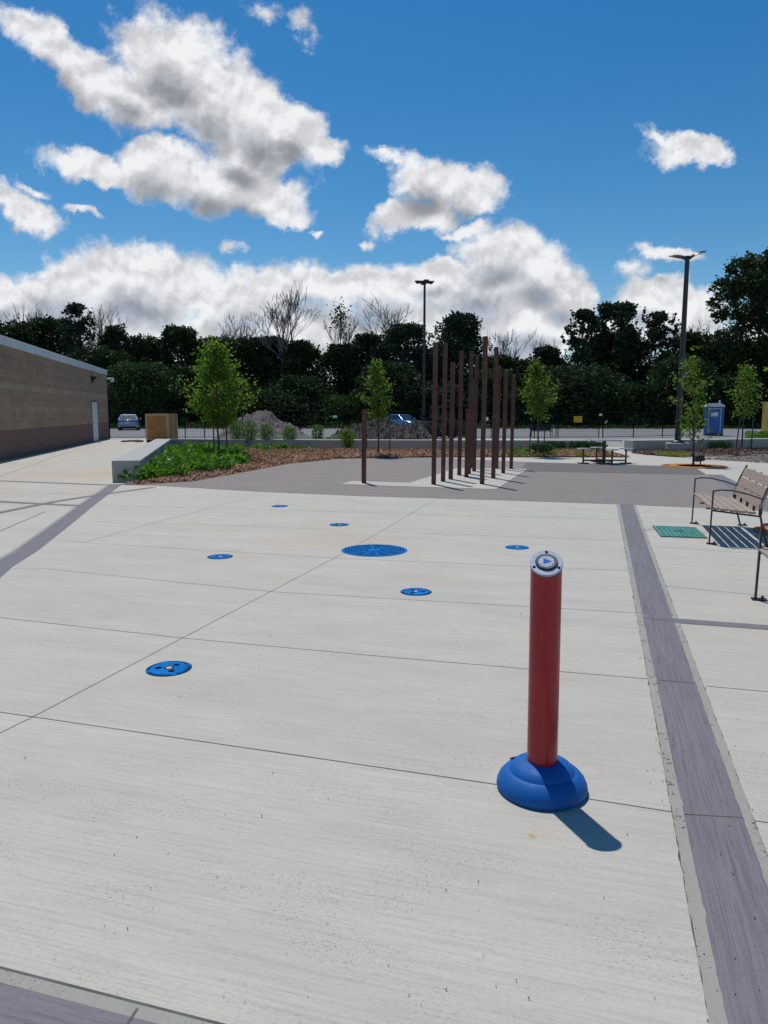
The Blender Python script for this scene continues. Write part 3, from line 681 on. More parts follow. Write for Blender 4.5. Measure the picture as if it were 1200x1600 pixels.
def bed(poly, hm, m, name, cs=.2):
    P = np.array(poly); x0, y0 = P.min(0); x1, y1 = P.max(0)
    nx, ny = int((x1 - x0) / cs) + 2, int((y1 - y0) / cs) + 2
    gx, gy = np.meshgrid(x0 + np.arange(nx) * cs, y0 + np.arange(ny) * cs, indexing='ij'); pts = np.stack([gx.ravel(), gy.ravel()], 1)
    ok = inside(pts, poly).reshape(nx, ny); z = hgt(pts, poly, hm)
    V = np.column_stack([pts, z]); idx = np.arange(nx * ny).reshape(nx, ny)
    q = ok[:-1, :-1] & ok[1:, :-1] & ok[1:, 1:] & ok[:-1, 1:]
    F = np.stack([idx[:-1, :-1][q], idx[1:, :-1][q], idx[1:, 1:][q], idx[:-1, 1:][q]], 1)
    me = bpy.data.meshes.new(name); me.from_pydata(V.tolist(), [], F.tolist())
    # base polygon sheet closes the ragged grid edge
    me.materials.append(m); o = bpy.data.objects.new(name, me); COL.objects.link(o); me.polygons.foreach_set('use_smooth', [True] * len(me.polygons))
    tag(o, kind='structure'); sheet(name + '_edge', poly, .012, m); return o
bed(bedL, .2, M['mulch'], 'mulch_bed'); bed(bedR, .10, M['mulchd'], 'mulch_bed_dark')
def scatter_in(poly, n, rng, dens=None):
    P = np.array(poly); lo, hi = P.min(0), P.max(0); out = []
    while sum(map(len, out)) < n:
        p = rng.random((n, 2)) * (hi - lo) + lo; p = p[inside(p, poly)]
        if dens is not None: p = p[rng.random(len(p)) < dens(p)]
        out.append(p)
    return np.concatenate(out)[:n]
def chips(poly, n, hm, m, name, label, size=.075):
    p = scatter_in(poly, n, rng); z = hgt(p, poly, hm) + .008 + rng.random(n) * .012
    C = np.column_stack([p, z]); nr = rng.normal(size=(n, 3)); nr[:, 2] *= .25
    V, F = leaves(C, size, rng, nrm=nr, aspect=.5)
    tag(quads_obj(name, V, F, m), label, 'mulch', kind='stuff')
chips(bedL, 40000, .2, M['chips'], 'mulch_chips', 'orange-brown bark chips covering the left planting bed', .062)
chips(bedR, 9000, .10, M['chipsd'], 'mulch_chips', 'dark brown bark chips around the lamp pedestal')
gpoly = [G(1085,717.5), G(1150,720.5), G(1200,724), (13.2, 24.0), (18, 26.0), (18, 27.6), G(1200,712.8)]
sheet('gravel_strip', gpoly, .006, M['gravel'])
gp = scatter_in(gpoly, 5000, rng); V, F = leaves(np.column_stack([gp, np.full(len(gp), .02)]), .06, rng, aspect=.9)
tag(quads_obj('gravel', V, F, M['pebbles']), 'tan gravel strip between the right bed and the walkway', 'gravel', kind='stuff')
strip('bed_kerb', [G(1075,716.5), G(1110,714.8), G(1200,712), (18.5, 27.9)], .12, .05, M['wallc'])

# ground cover
def plant_mass(name, pts, hmin, hmax, rad, nl, size, m, label, cat, poly, hm, kind='stuff', up=.7):
    C, N_ = [], []
    for (x, y) in pts:
        z0 = float(hgt(np.array([[x, y]]), poly, hm)[0]); h = random.uniform(hmin, hmax); r_ = rad * random.uniform(.7, 1.25)
        a = rng.random(nl) * 2 * math.pi; q = np.sqrt(rng.random(nl)) * r_; zz = z0 + h * (1 - (q / r_) ** 2 * .7) * (.25 + .75 * rng.random(nl))
        C.append(np.column_stack([x + q * np.cos(a), y + q * np.sin(a), zz])); N_.append(np.column_stack([np.cos(a) * .9, np.sin(a) * .9, np.full(nl, up)]))
    C = np.concatenate(C); N_ = np.concatenate(N_)
    V, F = leaves(C, size, rng, nrm=N_, spread=.55, aspect=.42)
    o = quads_obj(name, V, F, m); tag(o, label, cat, kind=kind); return o
covpoly = [G(200,752), G(245,752), G(300,748), G(340,741), G(370,735), G(385,727), G(360,716), G(330,710), G(345,703), G(330,697), G(255,697), G(225,720)]
covpoly = [p for p in covpoly]
dn = lambda p: np.where((np.sin(p[:, 0] * 2.1 + 1) + np.sin(p[:, 1] * 1.3)) > -1.2, 1, .2)
pts = scatter_in(covpoly, 300, rng, dn)
pts = pts[inside(pts, bedL)]
plant_mass('ground_cover', pts, .18, .36, .27, 60, .17, M['cover'], 'mass of glossy bright green perennials beside the long seat wall', 'ground cover', bedL, .2)
for i, (px, py) in enumerate(((212,752),(228,751))):
    x, y = G(px, py); o = plant_mass('leafy_plant', [(x, y)], .34, .38, .34, 150, .17, M['cover'], ('leafy green perennial at the near end of the seat wall' if i == 0 else 'leafy green perennial second from the near end of the seat wall'), 'plant', bedL, .2, kind=None)
pts2 = [G(px + random.gauss(0, 6), py + random.gauss(0, 1.5), .1) for px, py in ((400,705),(420,706),(440,705),(455,704),(375,708),(470,698),(385,698),(350,700),(340,697),(410,697),(480,703),(500,697),(520,694),(560,693),(430,695),(360,708),(370,702)) for _ in range(5)]
plant_mass('low_perennials', pts2, .12, .26, .20, 50, .12, M['cover'], 'scattered low green perennials between the shrubs in the left bed', 'perennials', bedL, .2)

def bush(name, px, py, h, r_, m, label, n=700, size=.10, grp=None, stems=True, cat='shrub', z0=.15, squash=1.0, poly=None):
    x, y = G(px, py, z0); t = thing(name, label, cat, (x, y, z0 - .02), random.random() * 6, grp)
    a = rng.random(n) * 2 * math.pi; hh = rng.random(n) ** .8; q = np.sqrt(rng.random(n)) * r_ * (.45 + .75 * np.sin(np.clip(hh, .05, 1) * 2.6))
    k = rng.integers(0, 9, n); a = k * .698 + rng.normal(0, .22, n)
    C = np.column_stack([q * np.cos(a), q * np.sin(a) * squash, h * (.08 + .92 * hh) * (1 - .12 * (k % 3 == 1))])
    N_ = np.column_stack([np.cos(a) * .5, np.sin(a) * .5, np.full(n, .9)])
    V, F = leaves(C, size, rng, nrm=N_, spread=.6, aspect=.36); quads_obj('foliage', V, F, m, t)
    if stems:
        s = MB()
        for i in range(9): 
            b = i * .698; s.tube([(0, 0, 0), (r_ * .4 * math.cos(b), r_ * .4 * math.sin(b), h * .5), (r_ * .6 * math.cos(b), r_ * .6 * math.sin(b), h * .9)], [.012, .008, .004], 4)
        s.build('stems', M['bark'], t)
    return t
SH = [(371,699,1.15,.28,'tall leafy shrub directly right of the largest young tree'), (391,700,1.1,.25,'tall leafy shrub second right of the largest young tree'),
      (417,700,.98,.24,'tall leafy shrub in front of the left flank of the grey dirt pile'), (453,700,.92,.26,'leafy shrub in front of the foot of the grey dirt pile'),
      (497,699,.95,.23,'narrow grey-green shrub between the two dirt piles'), (543,702,.82,.26,'bright yellow-green shrub left of the lone short steel post')]
for i, (px, py, h, r_, lb) in enumerate(SH):
    bush('shrub', px, py, h, r_, M['shrub'] if i != 5 else M['young2'], lb, 900, .085, 'upright shrubs along the seat wall')
for px, py, lb in ((605,697,'low dark juniper left of the second young tree base'), (642,697,'low dark juniper in front of the brown dirt pile'), (705,698,'low dark juniper behind the cluster of steel posts'),
                   (868,702,'low dark juniper mound left of the picnic table'), (905,702,'low dark juniper mound behind the left picnic seat'), (848,706,'small bushy juniper beside the third young tree'), (925,703,'low dark juniper at the wall end by the picnic table'),
                   (1092,700,'low green juniper behind the thin tree in the grate'), (1125,701,'low green juniper left of the far right staked tree')):
    bush('juniper', px, py, .30, .55, M['juniper'], lb, 700, .13, 'low junipers in the beds', stems=False, z0=.15 if px < 1000 else .08, squash=.7)
for px, py, lb in ((1183,693,'dense round green bush by the yellow container'), (1205,693,'dense green bush cut by the right edge of the picture')):
    bush('round_bush', px, py, .62, .55, M['cover'], lb, 900, .13, None, stems=False, z0=.08)
for px, py in ((800,705),(812,707),(822,709),(806,710),(795,702),(833,700),(820,701)):
    pts2 = 0
plant_mass('trailing_plants', [G(px, py, .12) for px, py in ((796,702),(806,704),(815,707),(824,709),(812,700),(828,703),(835,706),(800,708),(826,699),(838,700),(790,700))], .12, .22, .3, 60, .13, M['cover'], 'patch of green perennials right of the steel posts', 'perennials', bedL, .2)
lp = [(862+random.gauss(0,1.5), y_) for y_ in (706,710)] + [(x_, random.uniform(705, 711)) for x_ in range(872, 942, 9)] 
for px, py in lp:
    o = bush('lime_clump', px, py, .16, .24, M['lime'], 'low lime-green clump in the row in front of the junipers by the picnic table', 130, .10, 'lime clumps in front of the junipers', stems=False, cat='plant', z0=.08)
for px, py in ((1035,710.5),(1043,711.5),(1052,712),(1068,713),(1060,711)):
    bush('lime_clump', px, py, .14, .22, M['lime'], 'low lime-green clump at the foot of the lamp pedestal', 110, .10, 'lime clumps by the lamp pedestal', stems=False, cat='plant', z0=.04)

# ---------------------------------------------------------------- young trees
MINR = [.003]
def branchy(mb, p, d, length, r_, depth, tips, rs, spread=.5, up=.15, nseg=3, kmin=2, kmax=3, sides=5, shrink=.68):
    pts = [Vector(p)]; d = Vector(d).normalized(); rad = [r_]
    for i in range(nseg):
        d = (d + Vector((rs.gauss(0, .12), rs.gauss(0, .12), rs.gauss(0, .08) + up * .3))).normalized()
        pts.append(pts[-1] + d * length / nseg); rad.append(r_ * (1 - .45 * (i + 1) / nseg))
        if depth <= 1 or i > 0: tips.append((tuple(pts[-1]), depth))
    mb.tube(pts, [max(q_, MINR[0]) for q_ in rad], sides, caps=False)
    if depth <= 0: return
    for k in range(rs.randint(kmin, kmax)):
        a = rs.random() * 2 * math.pi; o = d.orthogonal().normalized(); o.rotate(Matrix.Rotation(a, 3, d))
        nd = (d + o * spread * rs.uniform(.6, 1.4) + Vector((0, 0, up))).normalized()
        st = pts[rs.randint(max(1, nseg - 2), nseg)] if k else pts[-1]
        branchy(mb, st, nd, length * shrink * rs.uniform(.8, 1.2), rad[-1] * .75, depth - 1, tips, rs, spread, up, nseg, kmin, kmax, max(3, sides - 1), shrink)
def young_tree(px, py, z0, top, wpx, cbot, n, m, label, seed, size=.10, shape='oval', lean=0, Yset=None, xy=None, airy=.16):
    x, y = xy or G(px, py, z0); rs = random.Random(seed)
    H = at(px, top, y)[1] - z0; cb = at(px, cbot, y)[1] - z0; rad = wpx / FPX * y / 2
    t = thing('young_tree', label, 'tree', (x, y, z0 - .02))
    mb = MB(); k = 7
    tr = [(lean * (i / k) ** 1.5 + rs.gauss(0, .015), rs.gauss(0, .015), H * .96 * i / k) for i in range(k + 1)]
    mb.tube(tr, [.035 * (1 - i / k * .85) for i in range(k + 1)], 7, caps=False)
    tips = []; nb_ = 30 if n > 900 else 20
    for i in range(nb_):
        f = (i + rs.random()) / nb_; z = cb + (H - cb) * f * .93
        prof = {'oval': (.55 + f / .35 * .45 if f < .35 else max(.06, 1 - (f - .35) / .65) ** .85) * rs.uniform(.8, 1.1), 'vase': (.5 + f if f < .45 else max(.08, .95 - (f - .45) * 1.6)) * rs.uniform(.6, 1.15), 'cone': (1 - f) * .9 + .2 if f > .15 else .8}[shape]
        a = i * 2.4 + rs.gauss(0, .3); L_ = rad * prof * rs.uniform(.72, 1.18)
        s = min(1, max(0, z - .35 * L_) / (H * .96)) * k; i0 = min(int(s), k - 1); b = Vector(tr[i0]).lerp(Vector(tr[i0 + 1]), s - i0)
        e = Vector((b.x + L_ * math.cos(a), b.y + L_ * math.sin(a), z + .25 * L_ + rs.gauss(0, .05)))
        m1 = b.lerp(e, .5) + Vector((0, 0, .06 * L_)); mb.tube([b, m1, e], [.011, .007, .003], 4, caps=False)
        for q_ in range(7):
            u = .25 + .75 * q_ / 6; c = b.lerp(m1, u * 2) if u < .5 else m1.lerp(e, u * 2 - 1)
            tips.append((*c, .55 + u * .3)); tips.append((*c, 1)) if rs.random() < .5 else 0
    for q_ in range(8): 
        u = .6 + .4 * q_ / 7; c = Vector(tr[int(u * k)]); tips.append((c.x, c.y, H * u, .5))
    mb.build('trunk', M['bark'], t, smooth=60)
    tips = np.array(tips); idx = rng.integers(0, len(tips), n); C = tips[idx, :3] + rng.normal(size=(n, 3)) * np.array([airy, airy, airy * .8]) * rad * .9
    C = C[(C[:, 2] > cb - .25)]
    V, F = leaves(C, size, rng, droop=.55, aspect=.55); quads_obj('crown', V, F, m, t)
    return t, x, y
def stake(px, py, topy, z0, label, lean=0):
    x, y = G(px, py, z0); h = at(px, topy, y)[1] - z0; s = MB()
    s.bar((0, 0, -.05), (lean, 0, h), .035, .035); s.box((lean - .022, -.022, h - .01), (lean + .022, .022, h + .006))
    o = s.build('tree_stake', M['black'], None, (x, y, z0)); tag(o, label, 'stake', 'black stakes beside the young trees')
young_tree(342, 716, .15, 530, 108, 660, 4000, M['young'], 'largest young tree, full bright green crown, in the left bed', 11, .112, 'oval', airy=.17)
stake(335, 716, 671, .15, 'black stake just left of the largest young tree trunk'); stake(355, 716, 664, .15, 'black stake just right of the largest young tree trunk')
stake(363, 698, 657, .15, 'black stake behind the largest young tree, left of the pair', .1); stake(372, 697, 654, .15, 'black stake behind the tall shrubs, first from left', -.06); stake(380, 698, 647, .15, 'black stake in front of the grey dirt pile, tallest one')
young_tree(592, 706, .18, 562, 60, 656, 1500, M['young2'], 'slim young tree between the two stakes in front of the brown dirt pile', 12, .11, 'vase', -.15, airy=.17)
stake(573, 703, 656, .18, 'black stake left of the second young tree, near the lone post'); stake(609, 706, 658, .18, 'black stake right of the second young tree')
young_tree(841, 706, .18, 562, 64, 650, 1900, M['young2'], 'young tree right of the steel posts, pointed bright top', 13, .11, 'oval', -.2, airy=.16)
stake(827, 705, 662, .18, 'black stake left of the third young tree, leaning slightly', .05); stake(850, 703, 668, .18, 'black stake right of the third young tree, by the dark bench')
young_tree(1083, 727.5, .0, 545, 82, 690, 900, M['young2'], 'thin airy young tree growing from the far orange tree grate', 24, .11, 'vase', -.25, airy=.15)
young_tree(1158.6, 700, .1, 566, 62, 650, 1100, M['young2'], 'staked young tree in front of the woodland at the far right', 15, .11, 'oval', airy=.18)
stake(1150, 702, 655, .1, 'black stake left of the far right young tree', .08); stake(1174, 699, 655, .1, 'black stake right of the far right young tree')
gx2, gy2 = 5.62, 9.75
young_tree(1255, 835, .0, 380, 190, 640, 420, M['young'], 'young tree mostly outside the right edge, only leaf tips showing above the bench', 16, .085, 'oval', xy=(gx2, gy2), airy=.2)

# tree grates
def tree_grate(x, y, r_, label):
    t = thing('tree_grate', label, 'tree grate', (x, y, .004), R(20), 'round orange tree grates')
    MB().lathe([(r_, 0), (r_, .012), (r_ - .02, .016), (r_ - .05, .016), (r_ - .05, .008)], 64).build('ring', M['orange'], t, smooth=30)
    MB().lathe([(r_ - .05, .002), (r_ - .05, .006)], 48).build('soil', M['mulchd'], t)
    g = MB()
    for k in range(36):
        g.box((.22, -.022 if k % 2 else -.028, .008), (r_ - .05, .022 if k % 2 else .028, .019), Matrix.Rotation(R(10 * k), 4, 'Z'))
    for q_ in (.22, .45, .68): 
        if q_ < r_ - .08: g.lathe([(q_, .008), (q_ + .04, .0085), (q_ + .04, .02), (q_, .02)], 48)
    g.build('bars', M['orange'], t)
tx, ty = G(1084.5, 728.7); tree_grate(tx, ty, .93, 'orange round tree grate around the thin airy young tree')
tree_grate(gx2, gy2, .62, 'orange round tree grate between the two benches, cut by the right edge')
def spot():
    x, y = G(1094, 728); t = thing('tree_spotlight', 'small black uplight on a stalk beside the thin tree trunk', 'spotlight', (x, y, .02))
    MB().tube([(0, 0, 0), (0, 0, .13)], .02, 8).build('stalk', M['black'], t)
    MB().box((-.13, -.08, .12), (.13, .09, .29), Matrix.Rotation(R(-8), 4, 'Y')).build('lamp_head', M['black'], t, bevel=.02)
spot()

# ---------------------------------------------------------------- steel posts
PO = [(677.8,757.6,536),(692.4,753,537),(704.4,749.6,567),(717.8,743,549),(729,746.4,640),(733,741,549),(735.6,731.8,593),(741,737,555),(753.6,757,526),
      (771,748,542.6),(776.4,732.6,573),(786.6,740,579),(799,733,585),(568.5,755.5,641)]
LB = ['tall rusty steel post at the front left corner of the cluster','tall rusty steel post second from the left in the cluster','rusty steel post third from the left, shorter than its neighbours',
      'tall rusty steel post fourth from the left in the cluster','shortest rusty post inside the cluster, fifth from the left','tall rusty steel post behind the shortest one in the cluster',
      'medium rusty post at the back of the pad, left of centre','tall rusty post at the middle of the pad, behind the tallest one','tallest rusty steel post, at the front centre of the cluster',
      'tall rusty post right of the tallest one, with a clear gap before it','medium rusty post at the back of the pad, tight behind a taller one','rusty post second from the right end of the cluster',
      'rusty post at the far right of the cluster','lone short rusty post standing apart left of the cluster']
for (px, py, ty_), lb in zip(PO, LB):
    x, y = G(px, py); h = at(px, ty_, y)[1]; w_ = .092
    m = MB(); m.box((-w_ / 2, -w_ / 2, 0), (w_ / 2, w_ / 2, h))
    t = m.build('steel_post', M['rust'], None, (x, y + .045, .010), (R(random.uniform(-.25, .25)), R(random.uniform(-.1, .25) + .3), R(-16 + random.uniform(-4, 4))), bevel=.007)
    tag(t, lb, 'post', 'rusty square steel posts on the pale pad')

# ---------------------------------------------------------------- picnic table
def picnic():
    x, y = G(943, 724); t = thing('picnic_table', 'grey metal picnic table with round seats on arms beside the asphalt', 'picnic table', (x, y, .008), 0)
    MB().box((-.045, -.045, 0), (.045, .045, .70)).build('pedestal', M['bronze'], t)
    tp = MB(); tp.prism([(-.46 * c + 0, s) for c, s in ((1, -.36), (.8, -.46), (-.8, -.46), (-1, -.36), (-1, .36), (-.8, .46), (.8, .46), (1, .36))], .705, .735)
    tp.build('table_top', M['steel'], t, bevel=.012)
    for sx in (-1, 1): MB().tube([(sx * .455, -.05, .70), (sx * .50, -.05, .69), (sx * .53, -.02, .675), (sx * .50, .05, .67)], .018, 6).build('hook', M['steel'], t, smooth=50)
    for ax, ay in ((-.66, -.05), (.06, -.66), (.68, -.05), (-.03, .70)):
        s = MB(); s.bar((0, 0, .09), (ax, ay, .09), .045, .045); s.bar((ax, ay, 0.02), (ax, ay, .44), .045, .045); s.build('seat_arm', M['bronze'], t)
        MB().lathe([(.17, .44), (.205, .448), (.21, .465), (.18, .475)], 24, Matrix.Translation((ax, ay, 0))).build('seat', M['steel'], t, smooth=40)
        MB().box((ax - .17, ay - .08, 0), (ax + .17, ay + .08, .02)).build('foot_plate', M['bronze'], t)
    MB().box((-.2, -.12, 0), (.2, .12, .02)).build('foot_plate', M['bronze'], t)
picnic()

# ---------------------------------------------------------------- lamp posts
def lamp_near():
    x, y = G(1058, 706); t = thing('street_lamp', 'tall dark lamp post with two leaf-shaped heads on a round concrete pedestal', 'street lamp', (x, y, 0))
    H = at(1073, 400, y)[1]
    MB().lathe([(.46, 0), (.46, .34), (.44, .37), (.30, .37)], 32).build('pedestal', M['wallc'], t, smooth=30)
    MB().lathe([(.27, .37), (.27, .43), (.22, .47), (.12, .49)], 24).build('base_cover', M['bronze'], t, smooth=30)
    p = MB(); p.tube([(0, 0, .4), (0, 0, H)], [.125, .085], 16); p.build('pole', M['bronze'], t, smooth=40)
    for sx, up in ((-1, -.04), (1, .15)):
        h = MB(); n = 12; vs = []; fs = []
        for i in range(n + 1):
            u = i / n; xx = sx * (.06 + u * .66); wd = .035 + .15 * math.sin(math.pi * min(1, u * 1.0)) ** .8 * (1 if u < .9 else .8)
            zc = H - .10 + (up * .5 + .13) * math.sin(u * 1.9) + up * u * .4; th = .075 * (1 - u * .7)
            vs += [(xx, -wd, zc - th * .4), (xx, -wd * .5, zc + th), (xx, wd * .5, zc + th), (xx, wd, zc - th * .4), (xx, 0, zc - th)]
        for i in range(n):
            for j in range(5): a = i * 5 + j; b = i * 5 + (j + 1) % 5; fs.append((a, b, b + 5, a + 5))
        fs += [(4, 3, 2, 1, 0), tuple(n * 5 + j for j in range(5))]
        h.add(vs, fs); h.build('lamp_head', M['bronze'], t, smooth=40)
lamp_near()
def lamp_far():
    Y = 62.; x = at(662, 660, Y)[0]; H = at(662, 441, Y)[1]
    t = thing('street_lamp', 'very tall slim parking lot lamp post with spread flat heads against the clouds', 'street lamp', (x, Y, 0))
    p = MB(); p.tube([(0, 0, .7), (0, 0, H)], [.13, .09], 10); p.build('pole', M['bronze'], t, smooth=40)
    MB().lathe([(.3, 0), (.3, .7), (.27, .74)], 20).build('pedestal', M['wallc'], t, smooth=30)
    for a in (0, 90, 180, 270):
        h = MB(); m = Matrix.Rotation(R(a + 8), 4, 'Z')
        h.add([(.1, -.18, H - .05), (.1, .18, H - .05), (.62, -.2, H - .12), (.62, .2, H - .12), (.1, -.18, H + .1), (.1, .18, H + .1), (.80, -.2, H + .09), (.80, .2, H + .09)],
              [(0, 2, 3, 1), (4, 5, 7, 6), (0, 4, 6, 2), (1, 3, 7, 5), (0, 1, 5, 4), (2, 6, 7, 3)], m)
        h.build('lamp_head', M['bronze'], t)
lamp_far()

# ---------------------------------------------------------------- building
def building():
    A, B = Vector(G(0, 721)), Vector(G(171, 685)); d = (B - A).normalized(); n = Vector((d.y, -d.x))     # n faces the plaza
    S = A - d * 14; Lw = (B - S).length; rz = math.atan2(d.y, d.x) - math.pi / 2
    t = thing('block_building', 'long low tan block building with red-brown plinth and pale metal fascia', 'building', (S.x, S.y, 0), rz)
    H = 3.83
    # local: +y along the wall, -x into the building; face at x=0
    MB().box((-22, 0, 0), (0, Lw, H)).build('wall', M['block'], t)
    f = MB(); k = 0; pw = 3.05
    while k * pw < Lw:
        f.box((-.2, k * pw + .008, H + .002), (.055, min((k + 1) * pw, Lw + .05) - .008, H + .27)); k += 1
    f.build('fascia', M['fascia'], t)
    MB().box((-.2, -.02, H + .27), (.085, Lw + .07, H + .30)).build('drip_edge', M['white'], t)
    MB().box((-22.1, -.1, H + .003), (-.22, Lw + .03, H + .25)).build('roof', M['fascia'], t)
    def along(px):
        r_ = Vector(ray(px, 690)[:2]); # intersect the wall plane
        den = r_.x * d.y - r_.y * d.x; tt = (S.x * d.y - S.y * d.x) / den; return (Vector((r_.x * tt, r_.y * tt)) - S).dot(d)
    y0, y1 = along(146.2), along(153.8)
    MB().box((-.05, y0 - .06, 0), (.012, y1 + .06, 2.22)).build('door_frame', M['frame_red'], t)
    dr = MB().box((-.04, y0, .02), (.02, y1, 2.14)).build('door', M['doorw'], t)
    MB().box((.02, y0 + .12, 1.0), (.07, y0 + .2, 1.06)).build('handle', M['steel'], dr)
    ly = along(148.5)
    w_ = MB(); w_.add([(0, ly - .25, 3.15), (0, ly + .25, 3.15), (0, ly - .25, 3.55), (0, ly + .25, 3.55), (.32, ly - .25, 3.5), (.32, ly + .25, 3.5)],
                      [(0, 1, 3, 2), (0, 4, 5, 1), (2, 3, 5, 4), (0, 2, 4), (1, 5, 3)]); w_.build('wall_light', M['black'], t)
    c = MB(); c.tube([(0, Lw - .1, 3.62), (.25, Lw - .05, 3.62)], .05, 8); c.lathe([(.02, .07), (.10, .05), (.13, 0), (.13, -.08), (.08, -.17), (.01, -.19)], 16, Matrix.Translation((.32, Lw - .05, 3.6)))
    c.build('camera_dome', M['white'], t, smooth=40)
    MB().box((-6, along(33) - 12, H + .25), (-1.6, along(33) + 4.5, H + .62)).build('roof_unit', M['fascia'], t)
building()

# ---------------------------------------------------------------- crate
def crate():
    x, y = G(229, 691); t = thing('plywood_crate', 'large plywood crate on a pallet standing on the concrete by the fence', 'crate', (x, y, 0), R(-10))
    W, D, H = 1.28, 1.1, 1.38
    MB().box((0, 0, .12), (W, D, .12 + H)).build('panels', M['ply'], t)
    b = MB()
    for x0 in (-.012, W - .09): b.box((x0, -.022, .12), (x0 + .1, .0, .12 + H))
    b.box((.088, -.02, .12), (W - .09, 0, .20)); b.box((.088, -.02, H + .03), (W - .09, 0, H + .12))
    for y0 in (.0, D - .1, D * .45): b.box((W, y0, .12), (W + .022, y0 + .1, .12 + H))
    b.build('battens', M['plyedge'], t)
    s = MB()
    for x0 in (0, W / 2 - .05, W - .1): s.box((x0, 0, 0), (x0 + .1, D, .10))
    for y0 in (0, D / 2, D - .1): s.box((0, y0, .10), (W, y0 + .1, .119))
    s.build('pallet', M['barkd'], t)
    MB().box((-.012, -.03, H + .122), (W + .025, D + .01, H + .135)).build('lid', M['plyedge'], t)
crate()
x, y = G(210, 690.2); m = MB()
for i in range(10): m.lathe([(.18, 0), (.15, .05), (.05, .09)], 7, Matrix.Translation((random.gauss(0, .35), random.gauss(0, .3), 0)) @ Matrix.Rotation(random.random() * 6, 4, 'Z'))
tag(m.build('soil_heap', M['barkd'], None, (x, y, .004)), 'small dark heap of spilled soil left of the plywood crate', 'soil', kind='stuff')

# ---------------------------------------------------------------- dirt piles
from mathutils import noise as mn
def pile(name, label, Y, prof, depth, m, seed, rough):
    """prof: skyline (px, py) measured; a lumpy heap whose ridge follows it"""
    xs = [at(px, py, Y)[0] for px, py in prof]; zs = [max(0, at(px, py, Y)[1]) for px, py in prof]
    x0, x1 = xs[0] - .3, xs[-1] + .3; nx, ny = 150, 56; V, F = [], []
    for i in range(nx + 1):
        x = x0 + (x1 - x0) * i / nx; h = float(np.interp(x, xs, zs))
        for j in range(ny + 1):
            v = -1 + 2 * j / ny; p = Vector((x * 1.3 + seed, v * depth * 1.3, seed))
            f = max(0, 1 - abs(v) ** 1.35); n_ = mn.fractal(p, .75, 2.1, 6) ; n2 = mn.fractal(p * 3.1, .6, 2.0, 4)
            z = h * f * (1 + .10 * n_) + (rough * (n_ * .6 + abs(n2) * .5)) * min(1, f * 3) * min(1, h * 1.5)
            V.append((x - (x0 + x1) / 2, v * depth + .1 * n_, max(-.02, z - .03)))
    for i in range(nx):
        for j in range(ny): a = i * (ny + 1) + j; F.append((a, a + 1, a + ny + 2, a + ny + 1))
    mb = MB(); mb.v = V; mb.f = F; o = mb.build(name, m, None, ((x0 + x1) / 2, Y, 0)); 
    if o.data.polygons[len(F) // 2].normal.z < 0: o.data.flip_normals()
    return tag(o, label, 'dirt pile')
pile('dirt_pile', 'tall smooth grey dirt pile behind the seat wall on the left', 41.5, [(338,688),(352,670),(375,652),(393,645),(405,644),(424,645),(436,656),(452,664),(466,672),(478,680),(492,688)], 3.2, M['dirt2'], 3.1, .24)
pile('dirt_pile', 'wide lumpy dark brown dirt pile in front of the blue car', 40, [(508,690),(522,676),(540,669),(562,661),(578,658),(600,657.5),(618,663),(630,667),(640,668),(652,665),(660,668),(672,680),(684,690)], 2.6, M['dirt'], 7.7, .50)

